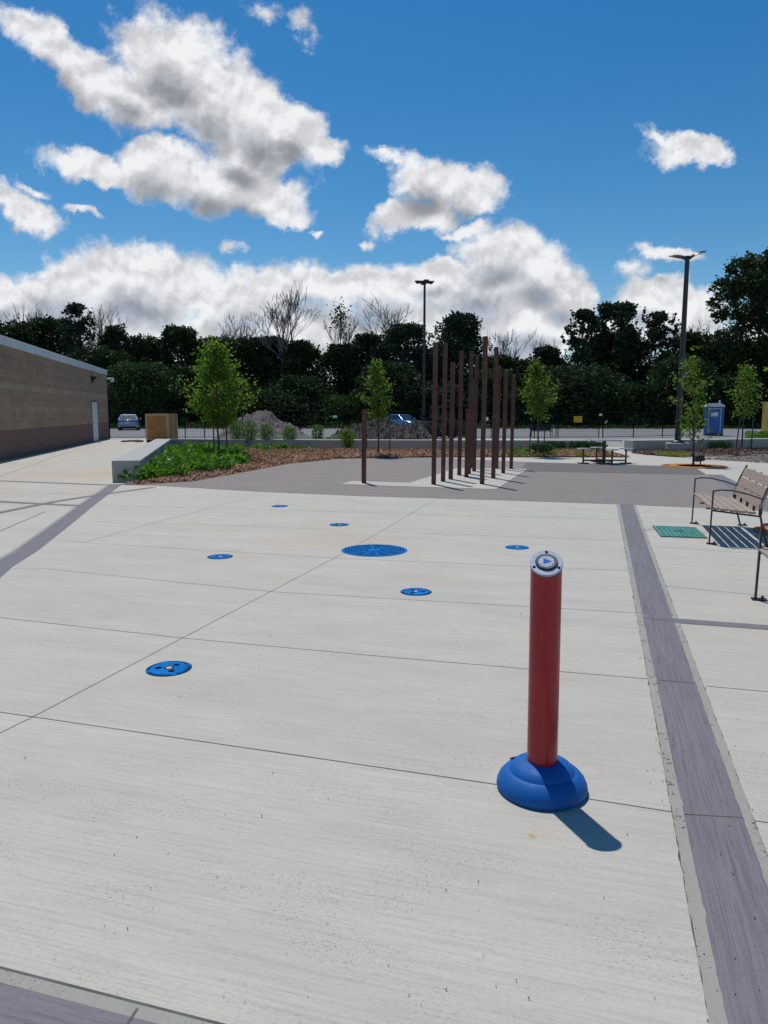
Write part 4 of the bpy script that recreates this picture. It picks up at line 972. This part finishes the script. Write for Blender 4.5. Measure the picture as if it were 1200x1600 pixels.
# ---------------------------------------------------------------- cars
def car(name, label, loc, rz, paint):
    t = thing(name, label, 'car', loc, rz, 'parked cars beyond the fence'); W = .9
    # body: side profile (y along the car, rear at -2.3) with rounded plan
    ys = [-2.3, -2.22, -1.9, -1.4, -.6, .5, 1.3, 1.9, 2.2, 2.32]
    top = [.72, .93, .98, .98, .95, .93, .90, .84, .72, .55]; bot = [.34, .26, .22, .2, .2, .2, .2, .22, .28, .36]; wd = [.76, .84, .89, .9, .9, .9, .9, .87, .80, .62]
    b = MB(); n = 10; vs, fs = [], []
    for y_, tp, bt, w_ in zip(ys, top, bot, wd):
        ring = [(-w_ * .93, bt), (-w_, bt + .14), (-w_ * 1.0, (tp + bt) / 2 + .08), (-w_ * .95, tp - .06), (-w_ * .84, tp), (w_ * .84, tp), (w_ * .95, tp - .06), (w_, (tp + bt) / 2 + .08), (w_, bt + .14), (w_ * .93, bt)]
        vs += [(x_, y_, z_) for x_, z_ in ring]
    for i in range(len(ys) - 1):
        for j in range(n): a = i * n + j; c = i * n + (j + 1) % n; fs.append((a, c, c + n, a + n))
    fs += [tuple(range(n)), tuple((len(ys) - 1) * n + j for j in range(n))]
    b.add(vs, fs); body = b.build('body', paint, t, smooth=35, bevel=.01)
    g = MB(); g.add([(-.80, -1.85, .94), (.80, -1.85, .94), (.80, 1.15, .92), (-.80, 1.15, .92), (-.60, -1.05, 1.38), (.60, -1.05, 1.38), (.60, .35, 1.38), (-.60, .35, 1.38)],
                    [(0, 3, 2, 1), (4, 5, 6, 7), (0, 1, 5, 4), (1, 2, 6, 5), (2, 3, 7, 6), (3, 0, 4, 7)]); g.build('windows', M['glass'], t, bevel=.04)
    r_ = MB(); r_.add([(-.61, -1.08, 1.375), (.61, -1.08, 1.375), (.61, .38, 1.375), (-.61, .38, 1.375), (-.52, -.9, 1.43), (.52, -.9, 1.43), (.52, .2, 1.43), (-.52, .2, 1.43)],
                      [(0, 3, 2, 1), (4, 5, 6, 7), (0, 1, 5, 4), (1, 2, 6, 5), (2, 3, 7, 6), (3, 0, 4, 7)])
    for sx in (-1, 1):
        r_.bar((sx * .80, -1.83, .95), (sx * .605, -1.05, 1.39), .06, .05); r_.bar((sx * .80, 1.13, .93), (sx * .605, .35, 1.39), .05, .05); r_.bar((sx * .81, -.35, .93), (sx * .61, -.35, 1.38), .05, .06)
    r_.build('roof', paint, t, bevel=.02)
    for sx in (-1, 1):
        for y_ in (-1.42, 1.42):
            m = Matrix.Translation((sx * .80, y_, .32)) @ Matrix.Rotation(R(90), 4, 'Y')
            w_ = MB().lathe([(.2, -.11), (.30, -.11), (.32, -.08), (.32, .08), (.30, .11), (.2, .11)], 24, m).build('wheel', M['rubber'], t, smooth=30)
            MB().lathe([(.19, -.112), (.20, -.115), (.20, .115), (.19, .118)], 16, m).build('rim', M['steel'], w_)
        MB().box((sx * .80 - .15 * (sx > 0) - .0, -2.31, .70), (sx * .80 + .15 * (sx < 0), -2.12, .86)).build('tail_light', M['redlight'], t, bevel=.02)
        MB().box((sx * .72 - .16 * (sx > 0), 2.14, .55), (sx * .72 + .16 * (sx < 0), 2.29, .68)).build('headlight', M['white'], t, bevel=.02)
        MB().box((sx * .98 - .09, .72, .93), (sx * .98 + .09, .86, 1.06)).build('mirror', paint, t, bevel=.03)
    MB().box((-.16, -2.325, .62), (.16, -2.30, .76)).build('licence_plate', M['white'], t)
    MB().box((-.84, -2.36, .34), (.84, -2.24, .52)).build('rear_bumper', paint, t, bevel=.04)
    MB().box((-.6, -2.362, .27), (.6, -2.3, .34)).build('bumper_trim', M['black'], t)
    return t
xc, _ = at(190, 660, 67); car('parked_car', 'silver-blue sedan seen from behind between the building and the crate', (xc, 69, -.02), R(16), M['carsilver'])
xc, _ = at(628, 660, 68); car('parked_car', 'blue-grey car facing right, half hidden behind the brown dirt pile', (xc, 70, -.02), R(180 + 38), M['carblue'])

# ---------------------------------------------------------------- skid steer
def loader():
    Y = 46.5; xc = at(691, 670, Y)[0]
    t = thing('skid_steer', 'small yellow and black loader parked behind the steel posts', 'loader', (xc, Y, 0), R(-70))
    MB().box((-.62, -1.3, .45), (.62, .7, 1.02)).build('body', M['black'], t, bevel=.06)
    MB().box((-.63, -1.2, .40), (.63, .6, .52)).build('side_skirt', M['signy'], t, bevel=.02)
    c = MB()
    for sx in (-1, 1):
        c.bar((sx * .55, .65, .95), (sx * .5, .45, 1.95), .09, .09); c.bar((sx * .55, -.6, .95), (sx * .5, -.5, 1.95), .09, .09)
    c.box((-.56, -.6, 1.9), (.56, .55, 1.99)); c.build('cab', M['black'], t, bevel=.01)
    MB().box((-.45, -.5, .97), (.45, -.1, 1.5)).build('seat', M['black'], t, bevel=.05)
    a = MB()
    for sx in (-1, 1): a.bar((sx * .74, -1.15, 1.35), (sx * .74, 1.1, .95), .12, .2); a.bar((sx * .74, 1.1, .95), (sx * .74, 1.4, .35), .12, .18)
    a.build('lift_arms', M['black'], t)
    bk = MB(); bk.add([(-.85, 1.35, .08), (.85, 1.35, .08), (-.85, 1.35, .6), (.85, 1.35, .6), (-.85, 2.05, .06), (.85, 2.05, .06)], [(0, 1, 3, 2), (0, 4, 5, 1), (0, 2, 4), (1, 5, 3)])
    bk.build('bucket', M['black'], t)
    for sx in (-1, 1):
        for y_ in (-.85, .35):
            m = Matrix.Translation((sx * .72, y_, .4)) @ Matrix.Rotation(R(90), 4, 'Y')
            w_ = MB().lathe([(.22, -.13), (.38, -.13), (.4, -.09), (.4, .09), (.38, .13), (.22, .13)], 20, m).build('wheel', M['rubber'], t, smooth=30)
            MB().lathe([(.21, -.12), (.21, .12)], 12, m).build('rim', M['signy'], w_)
loader()

# ---------------------------------------------------------------- portable toilet + container
def toilet():
    Y = 52.; xc = at(1115, 660, Y)[0]
    t = thing('portable_toilet', 'bright blue portable toilet with white domed roof behind the right bed', 'portable toilet', (xc, Y, -.02), R(-19))
    MB().box((-.6, -.6, 0), (.6, .6, .12)).build('skid_base', M['blackp'], t)
    b = MB(); b.box((-.57, -.57, .12), (.57, .57, 1.98))
    for sx in (-1, 1):
        for k in range(4): b.box((sx * .57 - .02, -.45 + k * .25, .2), (sx * .57 + .02, -.35 + k * .25, 1.9))
        b.box((sx * .52 - .06, -.60, .12), (sx * .52 + .06, -.565, 1.98))
    b.build('cabin', M['pblue'], t, bevel=.02)
    n = 12; poly = [(-.62, 1.985)] + [(-.62 * math.cos(math.pi * i / n), 2.02 + .22 * math.sin(math.pi * i / n)) for i in range(n + 1)] + [(.62, 1.985)]
    vs = [(x_, -.62, z_) for x_, z_ in poly] + [(x_, .62, z_) for x_, z_ in poly]; k = len(poly)
    MB().add(vs, [tuple(range(k)), tuple(reversed(range(k, 2 * k)))] + [(i, (i + 1) % k, (i + 1) % k + k, i + k) for i in range(k)]).build('roof', M['pwhite'], t, smooth=30)
    d = MB().box((-.36, -.60, .16), (.36, -.575, 1.82)).build('door', M['pblue'], t, bevel=.01)
    fr = MB(); 
    for sx in (-1, 1): fr.box((sx * .385 - .02, -.615, .16), (sx * .385 + .02, -.60, 1.84))
    fr.box((-.40, -.615, 1.84), (.40, -.60, 1.88)); fr.build('door_trim', M['pwhite'], t)
    MB().box((-.24, -.612, 1.34), (.20, -.602, 1.62)).build('door_sign', M['white'], d)
    MB().box((-.32, -.63, 1.0), (-.26, -.60, 1.12)).build('handle', M['black'], d)
    MB().tube([(.35, .4, 1.9), (.35, .4, 2.45)], .05, 8).build('vent_pipe', M['pwhite'], t)
toilet()
def container():
    Y = 56.; x0 = 29.75
    t = thing('storage_container', 'tan-yellow corrugated container cut by the right edge behind the bushes', 'container', (x0, Y, -.02), R(4))
    b = MB(); L_ = 6.0; b.box((.04, .06, .15), (L_, 2.4, 2.42))
    k = 0
    while k * .28 < L_ - .2: b.box((.1 + k * .28, 0, .2), (.1 + k * .28 + .14, .058, 2.34)); k += 1
    b.build('corrugated_walls', M['yellow'], t)
    f = MB()
    for x_ in (0, L_): f.box((x_ - .08, -.06, 0), (x_ + .08, .1, 2.56))
    f.box((-.02, -.05, 2.42), (L_, .12, 2.55)); f.box((0, -.05, 0), (L_, .1, .15)); f.build('corner_frame', M['yellow'], t)
container()

# ---------------------------------------------------------------- fences
def fence(name, p0, p1, h, label, npost, z=-.02, rails=True, step=.16, gate=False, group=None):
    a, b = Vector(p0), Vector(p1); L_ = (b - a).length; t = thing(name, label, 'gate' if gate else 'fence', (a.x, a.y, z), math.atan2((b - a).y, (b - a).x), group)
    for i in range(npost + 1):
        x_ = L_ * i / npost; MB().tube([(x_, 0, 0), (x_, 0, h + .05)], .032, 6).build('post', M['wire'], t)
    r_ = MB(); r_.tube([(0, 0, h), (L_, 0, h)], .013, 5); r_.tube([(0, 0, .10), (L_, 0, .10)], .020, 5)
    if gate: r_.tube([(0, 0, h * .78 * .62), (L_, 0, h * .62 * .78)], .02, 5)
    r_.build('rails', M['wire'], t)
    m = MB(); n = int(L_ / step)
    for i in range(n): 
        x_ = (i + .5) * L_ / n; m.add([(x_ - .004, 0, .1), (x_ + .004, 0, .1), (x_ + .004, 0, h), (x_ - .004, 0, h)], [(0, 1, 2, 3)])
    k = int(h / step)
    for j in range(1, k): z_ = .1 + (h - .1) * j / k; m.add([(0, 0.003, z_ - .004), (L_, 0.003, z_ - .004), (L_, 0.003, z_ + .004), (0, 0.003, z_ + .004)], [(0, 1, 2, 3)])
    m.build('wire_mesh', M['wire'], t); return t
fy = 45.8
def FX(px, Y=fy): return at(px, 670, Y)[0]
fence('mesh_fence', (FX(171), fy), (FX(228) , fy), 1.7, 'black mesh fence between the building corner and the crate', 1)
fence('mesh_fence', (FX(229), fy), (FX(500), fy), 1.7, 'black mesh fence running behind the grey dirt pile', 9)
fence('mesh_fence', (FX(501), fy), (FX(680), fy), 1.65, 'black mesh fence running behind the brown dirt pile', 5)
fence('mesh_fence', (FX(700), fy), (FX(869), fy), 1.55, 'black mesh fence behind the steel posts and the black bench', 5)
fence('fence_gate', (FX(872), fy), (FX(936), fy), 1.48, 'black mesh gate carrying the yellow notice', 1, gate=True, step=.12)
fence('mesh_fence', (FX(942), fy), (FX(1120), fy + 4), 1.6, 'black mesh fence right of the gate as far as the blue toilet', 3)
def sign(px, py, w_, h_, m, label, marks=0, cat='sign', tilt=0):
    x, z = at(px, py, fy - .05); t = thing('fence_sign', label, cat, (x, fy - .05, z))
    MB().box((-w_ / 2, -.008, -h_ / 2), (w_ / 2, .0, h_ / 2)).build('panel', m, t, rot=(0, tilt, 0))
    if marks:
        b = MB()
        for r0 in range(2):
            x_ = -w_ * .4
            while x_ < w_ * .34:
                l_ = random.uniform(.02, .045); b.box((x_, -.012, .045 - r0 * .15), (x_ + l_, -.009, .045 - r0 * .15 + .07)); x_ += l_ + .018
        b.build('dark_lettering', M['black'], t)
sign(903, 655, .50, .36, M['signy'], 'small yellow notice on the fence gate', 1)
sign(760, 654.5, .22, .22, M['white'], 'small white notice on the fence right of the tallest steel post')
sign(523.5, 651, .28, .15, M['white'], 'small white plate on the fence between the dirt piles')
sign(947, 659.5, .06, .2, M['white'], 'thin tilted white tag on the fence right of the gate', tilt=R(35))
sign(938.5, 648, .18, .12, M['white'], 'small white tag at the top right of the gate post')

# ---------------------------------------------------------------- woodland
def clump_tree(cx, top, wpx, Y, m, label, seed, n=7000, size=.34, sparse=0, base=None, cbot=.12, name='tree', ragged=.5):
    rs = random.Random(seed); rg = np.random.default_rng(seed); x = at(cx, 660, Y)[0]; H = at(cx, top, Y)[1]; rad = wpx / FPX * Y / 2 * (1.22 if not sparse else 1.0)
    t = thing(name, label, 'tree', (x, Y, -.03))
    tr = MB(); lean = rs.gauss(0, .25)
    tr.tube([(0, 0, 0), (lean * .3, 0, H * .3), (lean * .6, .1, H * .6), (lean, 0, H * .9)], [.22 + H * .012, .16, .09, .03], 7, caps=False)
    PW = rs.uniform(1.35, 2.1) if name == 'tree' else rs.uniform(1.2, 1.9)
    zc = H * (.5 + cbot * .5); hz = H * (1 - cbot) * .5; blobs = []; nbl = int((34 + rad * 7) * (1 if not sparse else .8))
    def env(z):
        u = (z - zc) / hz; pw = PW if not sparse else 1.7
        return rad * max(0, 1 - abs(u) ** pw) ** .5
    for i in range(nbl):
        br = rs.uniform(.10, .24) * rad * (1 if not sparse else .75) + .18
        z = min(H - br * .8, zc + hz * (1 - 2 * rs.random() ** 1.5)); a = rs.random() * 6.283
        q = max(.05, env(z) - br * .55) * rs.random() ** (.28 if not sparse else .5) * rs.uniform(.82, 1.06)
        c = (lean * z / H + q * math.cos(a), q * math.sin(a) * .8, z); blobs.append((c, br))
        if i % 3 == 0: tr.tube([(lean * z / H * .5, 0, max(.3, z - q * .9 - .5)), (c[0] * .6, c[1] * .6, z - q * .3), c], [.07, .045, .015], 4, caps=False)
    for i in range(4): blobs.append(((lean + rs.gauss(0, rad * .16), rs.gauss(0, .3), H - rad * .14 - rs.random() * rad * .2), rad * .13))
    # a few leading shoots break the outline
    for i in range(int(10 + rad * 2)):
        a = rs.random() * 6.283; z = zc + hz * rs.uniform(.1, .86); q = env(z) * .95; b0_ = Vector((lean * z / H + q * math.cos(a), q * math.sin(a) * .8, z))
        for k_ in range(4): blobs.append((tuple(b0_ + Vector((math.cos(a) * .3, 0, .9)) * (.28 * k_)), .17 - k_ * .025))
    tr.build('trunk', M['barkd'], t)
    wts = np.array([b[1] ** 2 for b in blobs]); wts /= wts.sum(); idx = rg.choice(len(blobs), n, p=wts)
    bc = np.array([b[0] for b in blobs])[idx]; br = np.array([b[1] for b in blobs])[idx]
    dv = rg.normal(size=(n, 3)); dv /= np.linalg.norm(dv, axis=1)[:, None]; rr = (.35 + .65 * rg.random(n) ** .5)
    rr *= 1 + ragged * (rg.random(n) ** 5) 
    C = bc + dv * (br * rr)[:, None] * np.array([1.08, 1.08, .85])
    if not sparse:                      # leaves filling the body of the crown
        nc = n // 2; zz = zc + hz * .88 * (1 - 2 * rg.random(nc)); u_ = (zz - zc) / hz
        ee = rad * np.maximum(0, 1 - np.abs(u_) ** PW) ** .5 * .80; aa = rg.random(nc) * 6.283; qq = ee * rg.random(nc) ** .5
        C = np.concatenate([C, np.column_stack([lean * zz / H + qq * np.cos(aa), qq * np.sin(aa) * .8, zz])])
        dv = np.concatenate([dv, np.column_stack([np.cos(aa), np.sin(aa), aa * 0 + .3])])
    keep = C[:, 2] > .2; C = C[keep]; dv = dv[keep]
    V, F = leaves(C, size, rg, nrm=dv * .6 + np.array([0, 0, .2]), spread=.7, aspect=.6); quads_obj('crown', V, F, m, t)
    return t
W1, W2, W3 = M['wood1'], M['wood2'], M['wood3']
TR = [ # centre px, top px, width px, distance, material, label, leaves, sparse
 (28,503,120,88,W1,'dark broad tree rising above the left end of the building roof',8000,0),
 (92,498,100,90,W1,'dark tree above the building roof, second from the left edge',7500,0),
 (127,474,66,86,W3,'sparse feathery tree with an open top above the building, in front of dead branches',2300,1),
 (182,508,52,88,W1,'small round dark crown just right of the sparse tree above the building corner',4200,0),
 (150,545,120,84,W1,'dark tree low behind the far end of the building',7000,0),
 (230,526,92,89,W1,'dark round tree above the silver-blue car',7000,0),
 (287,511,84,88,W1,'dark tree with a bumpy high crown above the plywood crate',7500,0),
 (338,527,80,90,W1,'dark tree directly behind the top of the largest young tree',6500,0),
 (385,529,86,89,W1,'dark tree under the left part of the tall bare tree',6500,0),
 (425,526,80,90,W1,'dark tree under the middle of the tall bare tree',6500,0),
 (468,533,64,88,W1,'dark tree left of the narrow gap of sky',5500,0),
 (532,538,70,88,W1,'dark tree right of the narrow gap of sky',5500,0),
 (578,522,66,87,W3,'dark tree behind the slim second young tree',5500,0),
 (628,506,84,86,W3,'dark tree with pointed shoots left of the tall slim lamp post',6500,0),
 (684,548,60,88,W1,'low dark tree right of the tall slim lamp post',4500,0),
 (716,491,92,85,W3,'tall bluish dark tree behind the left half of the steel posts',8500,0),
 (776,556,78,88,W1,'dark tree behind the right half of the steel posts',5500,0),
 (812,563,60,90,W1,'dark tree low below the bare twigs right of the posts',4500,0),
 (852,542,62,87,W3,'dark conical tree behind the third young tree',5500,0),
 (905,484,66,84,W3,'open-branched tree at the left of the tall pair above the gate',3000,1),
 (962,473,116,85,W3,'tall spreading tree with an open crown above the picnic table',7000,1),
 (1016,487,78,84,W3,'tall open tree left of the near lamp post',4200,1),
 (955,525,150,88,W1,'dense dark tree body below the tall open crowns',9000,0),
 (1068,520,90,87,W1,'dark tree directly behind the near lamp post',6000,0),
 (1105,535,90,85,W1,'dark tree behind the blue toilet',6500,0),
 (1176,392,176,78,W1,'huge dark tree filling the upper right edge',15000,.5),
 (1215,430,150,80,W1,'dark tree at the right edge beside the huge one',9000,0)]
for i, (cx, tp, wp, Y, m, lb, n, sp) in enumerate(TR):
    clump_tree(cx, tp, wp, Y, m, lb, 100 + i, int(n * (1.25 if not sp else 1)), .36 if not sp else .40, sp, cbot=.12 if not sp else .3 if sp == 1 else .18)
BU = [(222,566,130,80,W2,'brighter green bushy tree behind the silver-blue car'),(140,612,110,82,W1,'dark bushy tree just behind the building end'),(300,572,90,80,W1,'dark bushy tree behind the plywood crate'),
      (392,604,150,80,W1,'dark bushy tree behind the grey dirt pile'),(468,588,95,81,W1,'dark bushy tree right of the grey dirt pile'),(536,618,120,79,W2,'mid green bushy tree between the dirt piles'),
      (612,566,110,80,W1,'dark bushy tree behind the brown dirt pile'),(690,600,140,81,W1,'dark bushy tree behind the loader'),(760,576,92,80,W2,'mid green bushy tree behind the middle of the posts'),
      (830,606,120,81,W1,'dark bushy tree behind the black bench'),(905,570,150,80,W1,'dark bushy tree behind the yellow notice'),(985,596,110,79,W2,'mid green bushy tree right of the gate'),
      (1060,560,120,80,W1,'dark bushy tree behind the foot of the near lamp post'),(1130,584,140,79,W1,'dark bushy tree behind the far right young tree'),(1200,545,130,77,W1,'dark bushy tree behind the yellow container')]
for i, (cx, tp, wp, Y, m, lb) in enumerate(BU):
    clump_tree(cx, tp, wp, Y + (i % 3) * 1.5 - 1.5, m, lb, 300 + i, 6500, .34, 0, cbot=.04, name='bushy_tree', ragged=.3)
# undergrowth: one mass along the foot of the wood, and the unbroken wood behind
def mass(name, label, Y, dY, h, n, size, m, x0=-60, x1=60, seed=9):
    rg = np.random.default_rng(seed); x = x0 + (x1 - x0) * rg.random(n)
    hh = h * (.65 + .22 * np.sin(x * .9 + seed) + .18 * np.sin(x * 2.3) + .1 * np.sin(x * 5.1))
    u = rg.random(n); z = hh * (1 - u ** 2 * .98); y = Y + dY * rg.random(n) * 1.0 + (1 - z / h) * -.8
    C = np.column_stack([x, y, z * (.3 + .7 * rg.random(n))]); V, F = leaves(C, size, rg, nrm=np.tile([0, -.4, .5], (n, 1)), spread=.8, aspect=.5)
    tag(quads_obj(name, V, F, m), label, 'undergrowth', kind='stuff')
mass('undergrowth', 'low weeds and brambles along the foot of the woodland', 76, 3, 1.7, 16000, .26, M['wood2'])
mass('woodland_interior', 'unbroken dark foliage deep inside the wood', 91, 3, 8.3, 40000, .85, W1, seed=4)
mass('woodland_interior', 'unbroken dark foliage of the wood behind the building', 96, 3, 9.4, 12000, .85, W1, -60, -22, seed=5)
mass('verge_grass', 'strip of tall bright grass at the far edge of the parking lot', 73.5, 1.6, .42, 12000, .22, M['wood2'], seed=6)

# bare trees
MINR[0] = .016
def bare(px, basepy, top, wpx, Y, label, seed, kk=(2, 3), depth=5, r0=.13, spread=.42, nst=1, up=.22, foliage=0):
    rs = random.Random(seed); x = at(px, basepy, Y)[0]; H = at(px, top, Y)[1]
    t = thing('bare_tree', label, 'tree', (x, Y, -.03)); mb = MB(); tips = []
    h0 = H * .5
    for s in range(nst):
        dx = (s - (nst - 1) / 2) * .5
        mb.tube([(dx * .5, 0, 0), (dx, 0, h0)], [r0 * 1.5, r0], 6, caps=False)
        for _ in range(5 if nst == 1 else 4):
            a = rs.random() * 6.28; sp = wpx / FPX * Y / 2 / (H - h0)
            branchy(mb, (dx, 0, h0 * rs.uniform(.7, 1.0)), (math.cos(a) * sp * rs.uniform(.1, .8), math.sin(a) * sp * .4, 1), (H - h0) * .34, r0 * .62, depth, tips, rs, spread, up, 3, kk[0], kk[1], 4, .72)
    zmax = max(v[2] for v in mb.v); k = (H - h0) / (zmax - h0)
    mb.v = [(v[0], v[1], h0 + (v[2] - h0) * k if v[2] > h0 else v[2]) for v in mb.v]
    xs = np.array([v[0] for v in mb.v]); kx = (wpx / FPX * Y / 2) / max(.5, np.percentile(np.abs(xs), 97.5))
    mb.v = [(v[0] * kx if v[2] > h0 else v[0], v[1], v[2]) for v in mb.v]
    mb.build('branches', M['twig'] if foliage == 0 else M['barkd'], t, recalc=False)
    return t
bare(446, 560, 434, 96, 88, 'tall wide bare tree, the largest leafless one, left of centre', 5, (2, 3), 5, .20, .34, 2)
bare(368, 560, 488, 56, 90, 'smaller bare tree left of the tall wide one', 6, (2, 3), 4, .09, .4, 2)
bare(533, 560, 478, 50, 89, 'thin bare tree just right of the sky gap', 7, (2, 3), 4, .09, .35, 2)
bare(600, 560, 455, 74, 90, 'bare tree with forked crooked limbs left of the tall slim lamp post', 8, (2, 3), 4, .14, .5, 2)
bare(150, 560, 468, 76, 91, 'bare tree above the building behind the sparse tree', 9, (2, 3), 4, .09, .38, 3)
bare(50, 560, 470, 56, 92, 'bare tree above the left end of the building', 10, (2, 3), 4, .07, .35, 3)
bare(788, 580, 512, 76, 92, 'bare rounded tree above the right half of the steel posts', 11, (2, 3), 4, .09, .45, 2)
bare(846, 580, 522, 30, 92, 'small bare tree behind the dark conical tree', 12, (2, 3), 4, .06, .4, 1)
bare(1092, 560, 496, 70, 92, 'bare twiggy tree between the near lamp post and the huge dark tree', 13, (2, 3), 4, .08, .35, 3)
bare(500, 620, 548, 22, 92, 'slight bare sapling inside the narrow sky gap', 14, (2, 3), 3, .05, .4, 2)
# leafy tuft in the thin bare tree
rg = np.random.default_rng(77); x, z = at(531, 494, 88.5)
t = thing('leafy_treetop', 'small tuft of dark leaves high above the sky gap', 'tree', (x, 88.5, -.03))
tm = MB(); tm.tube([(0, 0, 0), (.1, 0, z * .5), (0, 0, z)], [.12, .08, .03], 5); tm.build('trunk', M['barkd'], t)
C = rg.normal(size=(260, 3)) * [.55, .5, .8] + [0, 0, z]; V, F = leaves(C, .34, rg, aspect=.6); quads_obj('crown', V, F, M['wood1'], t)
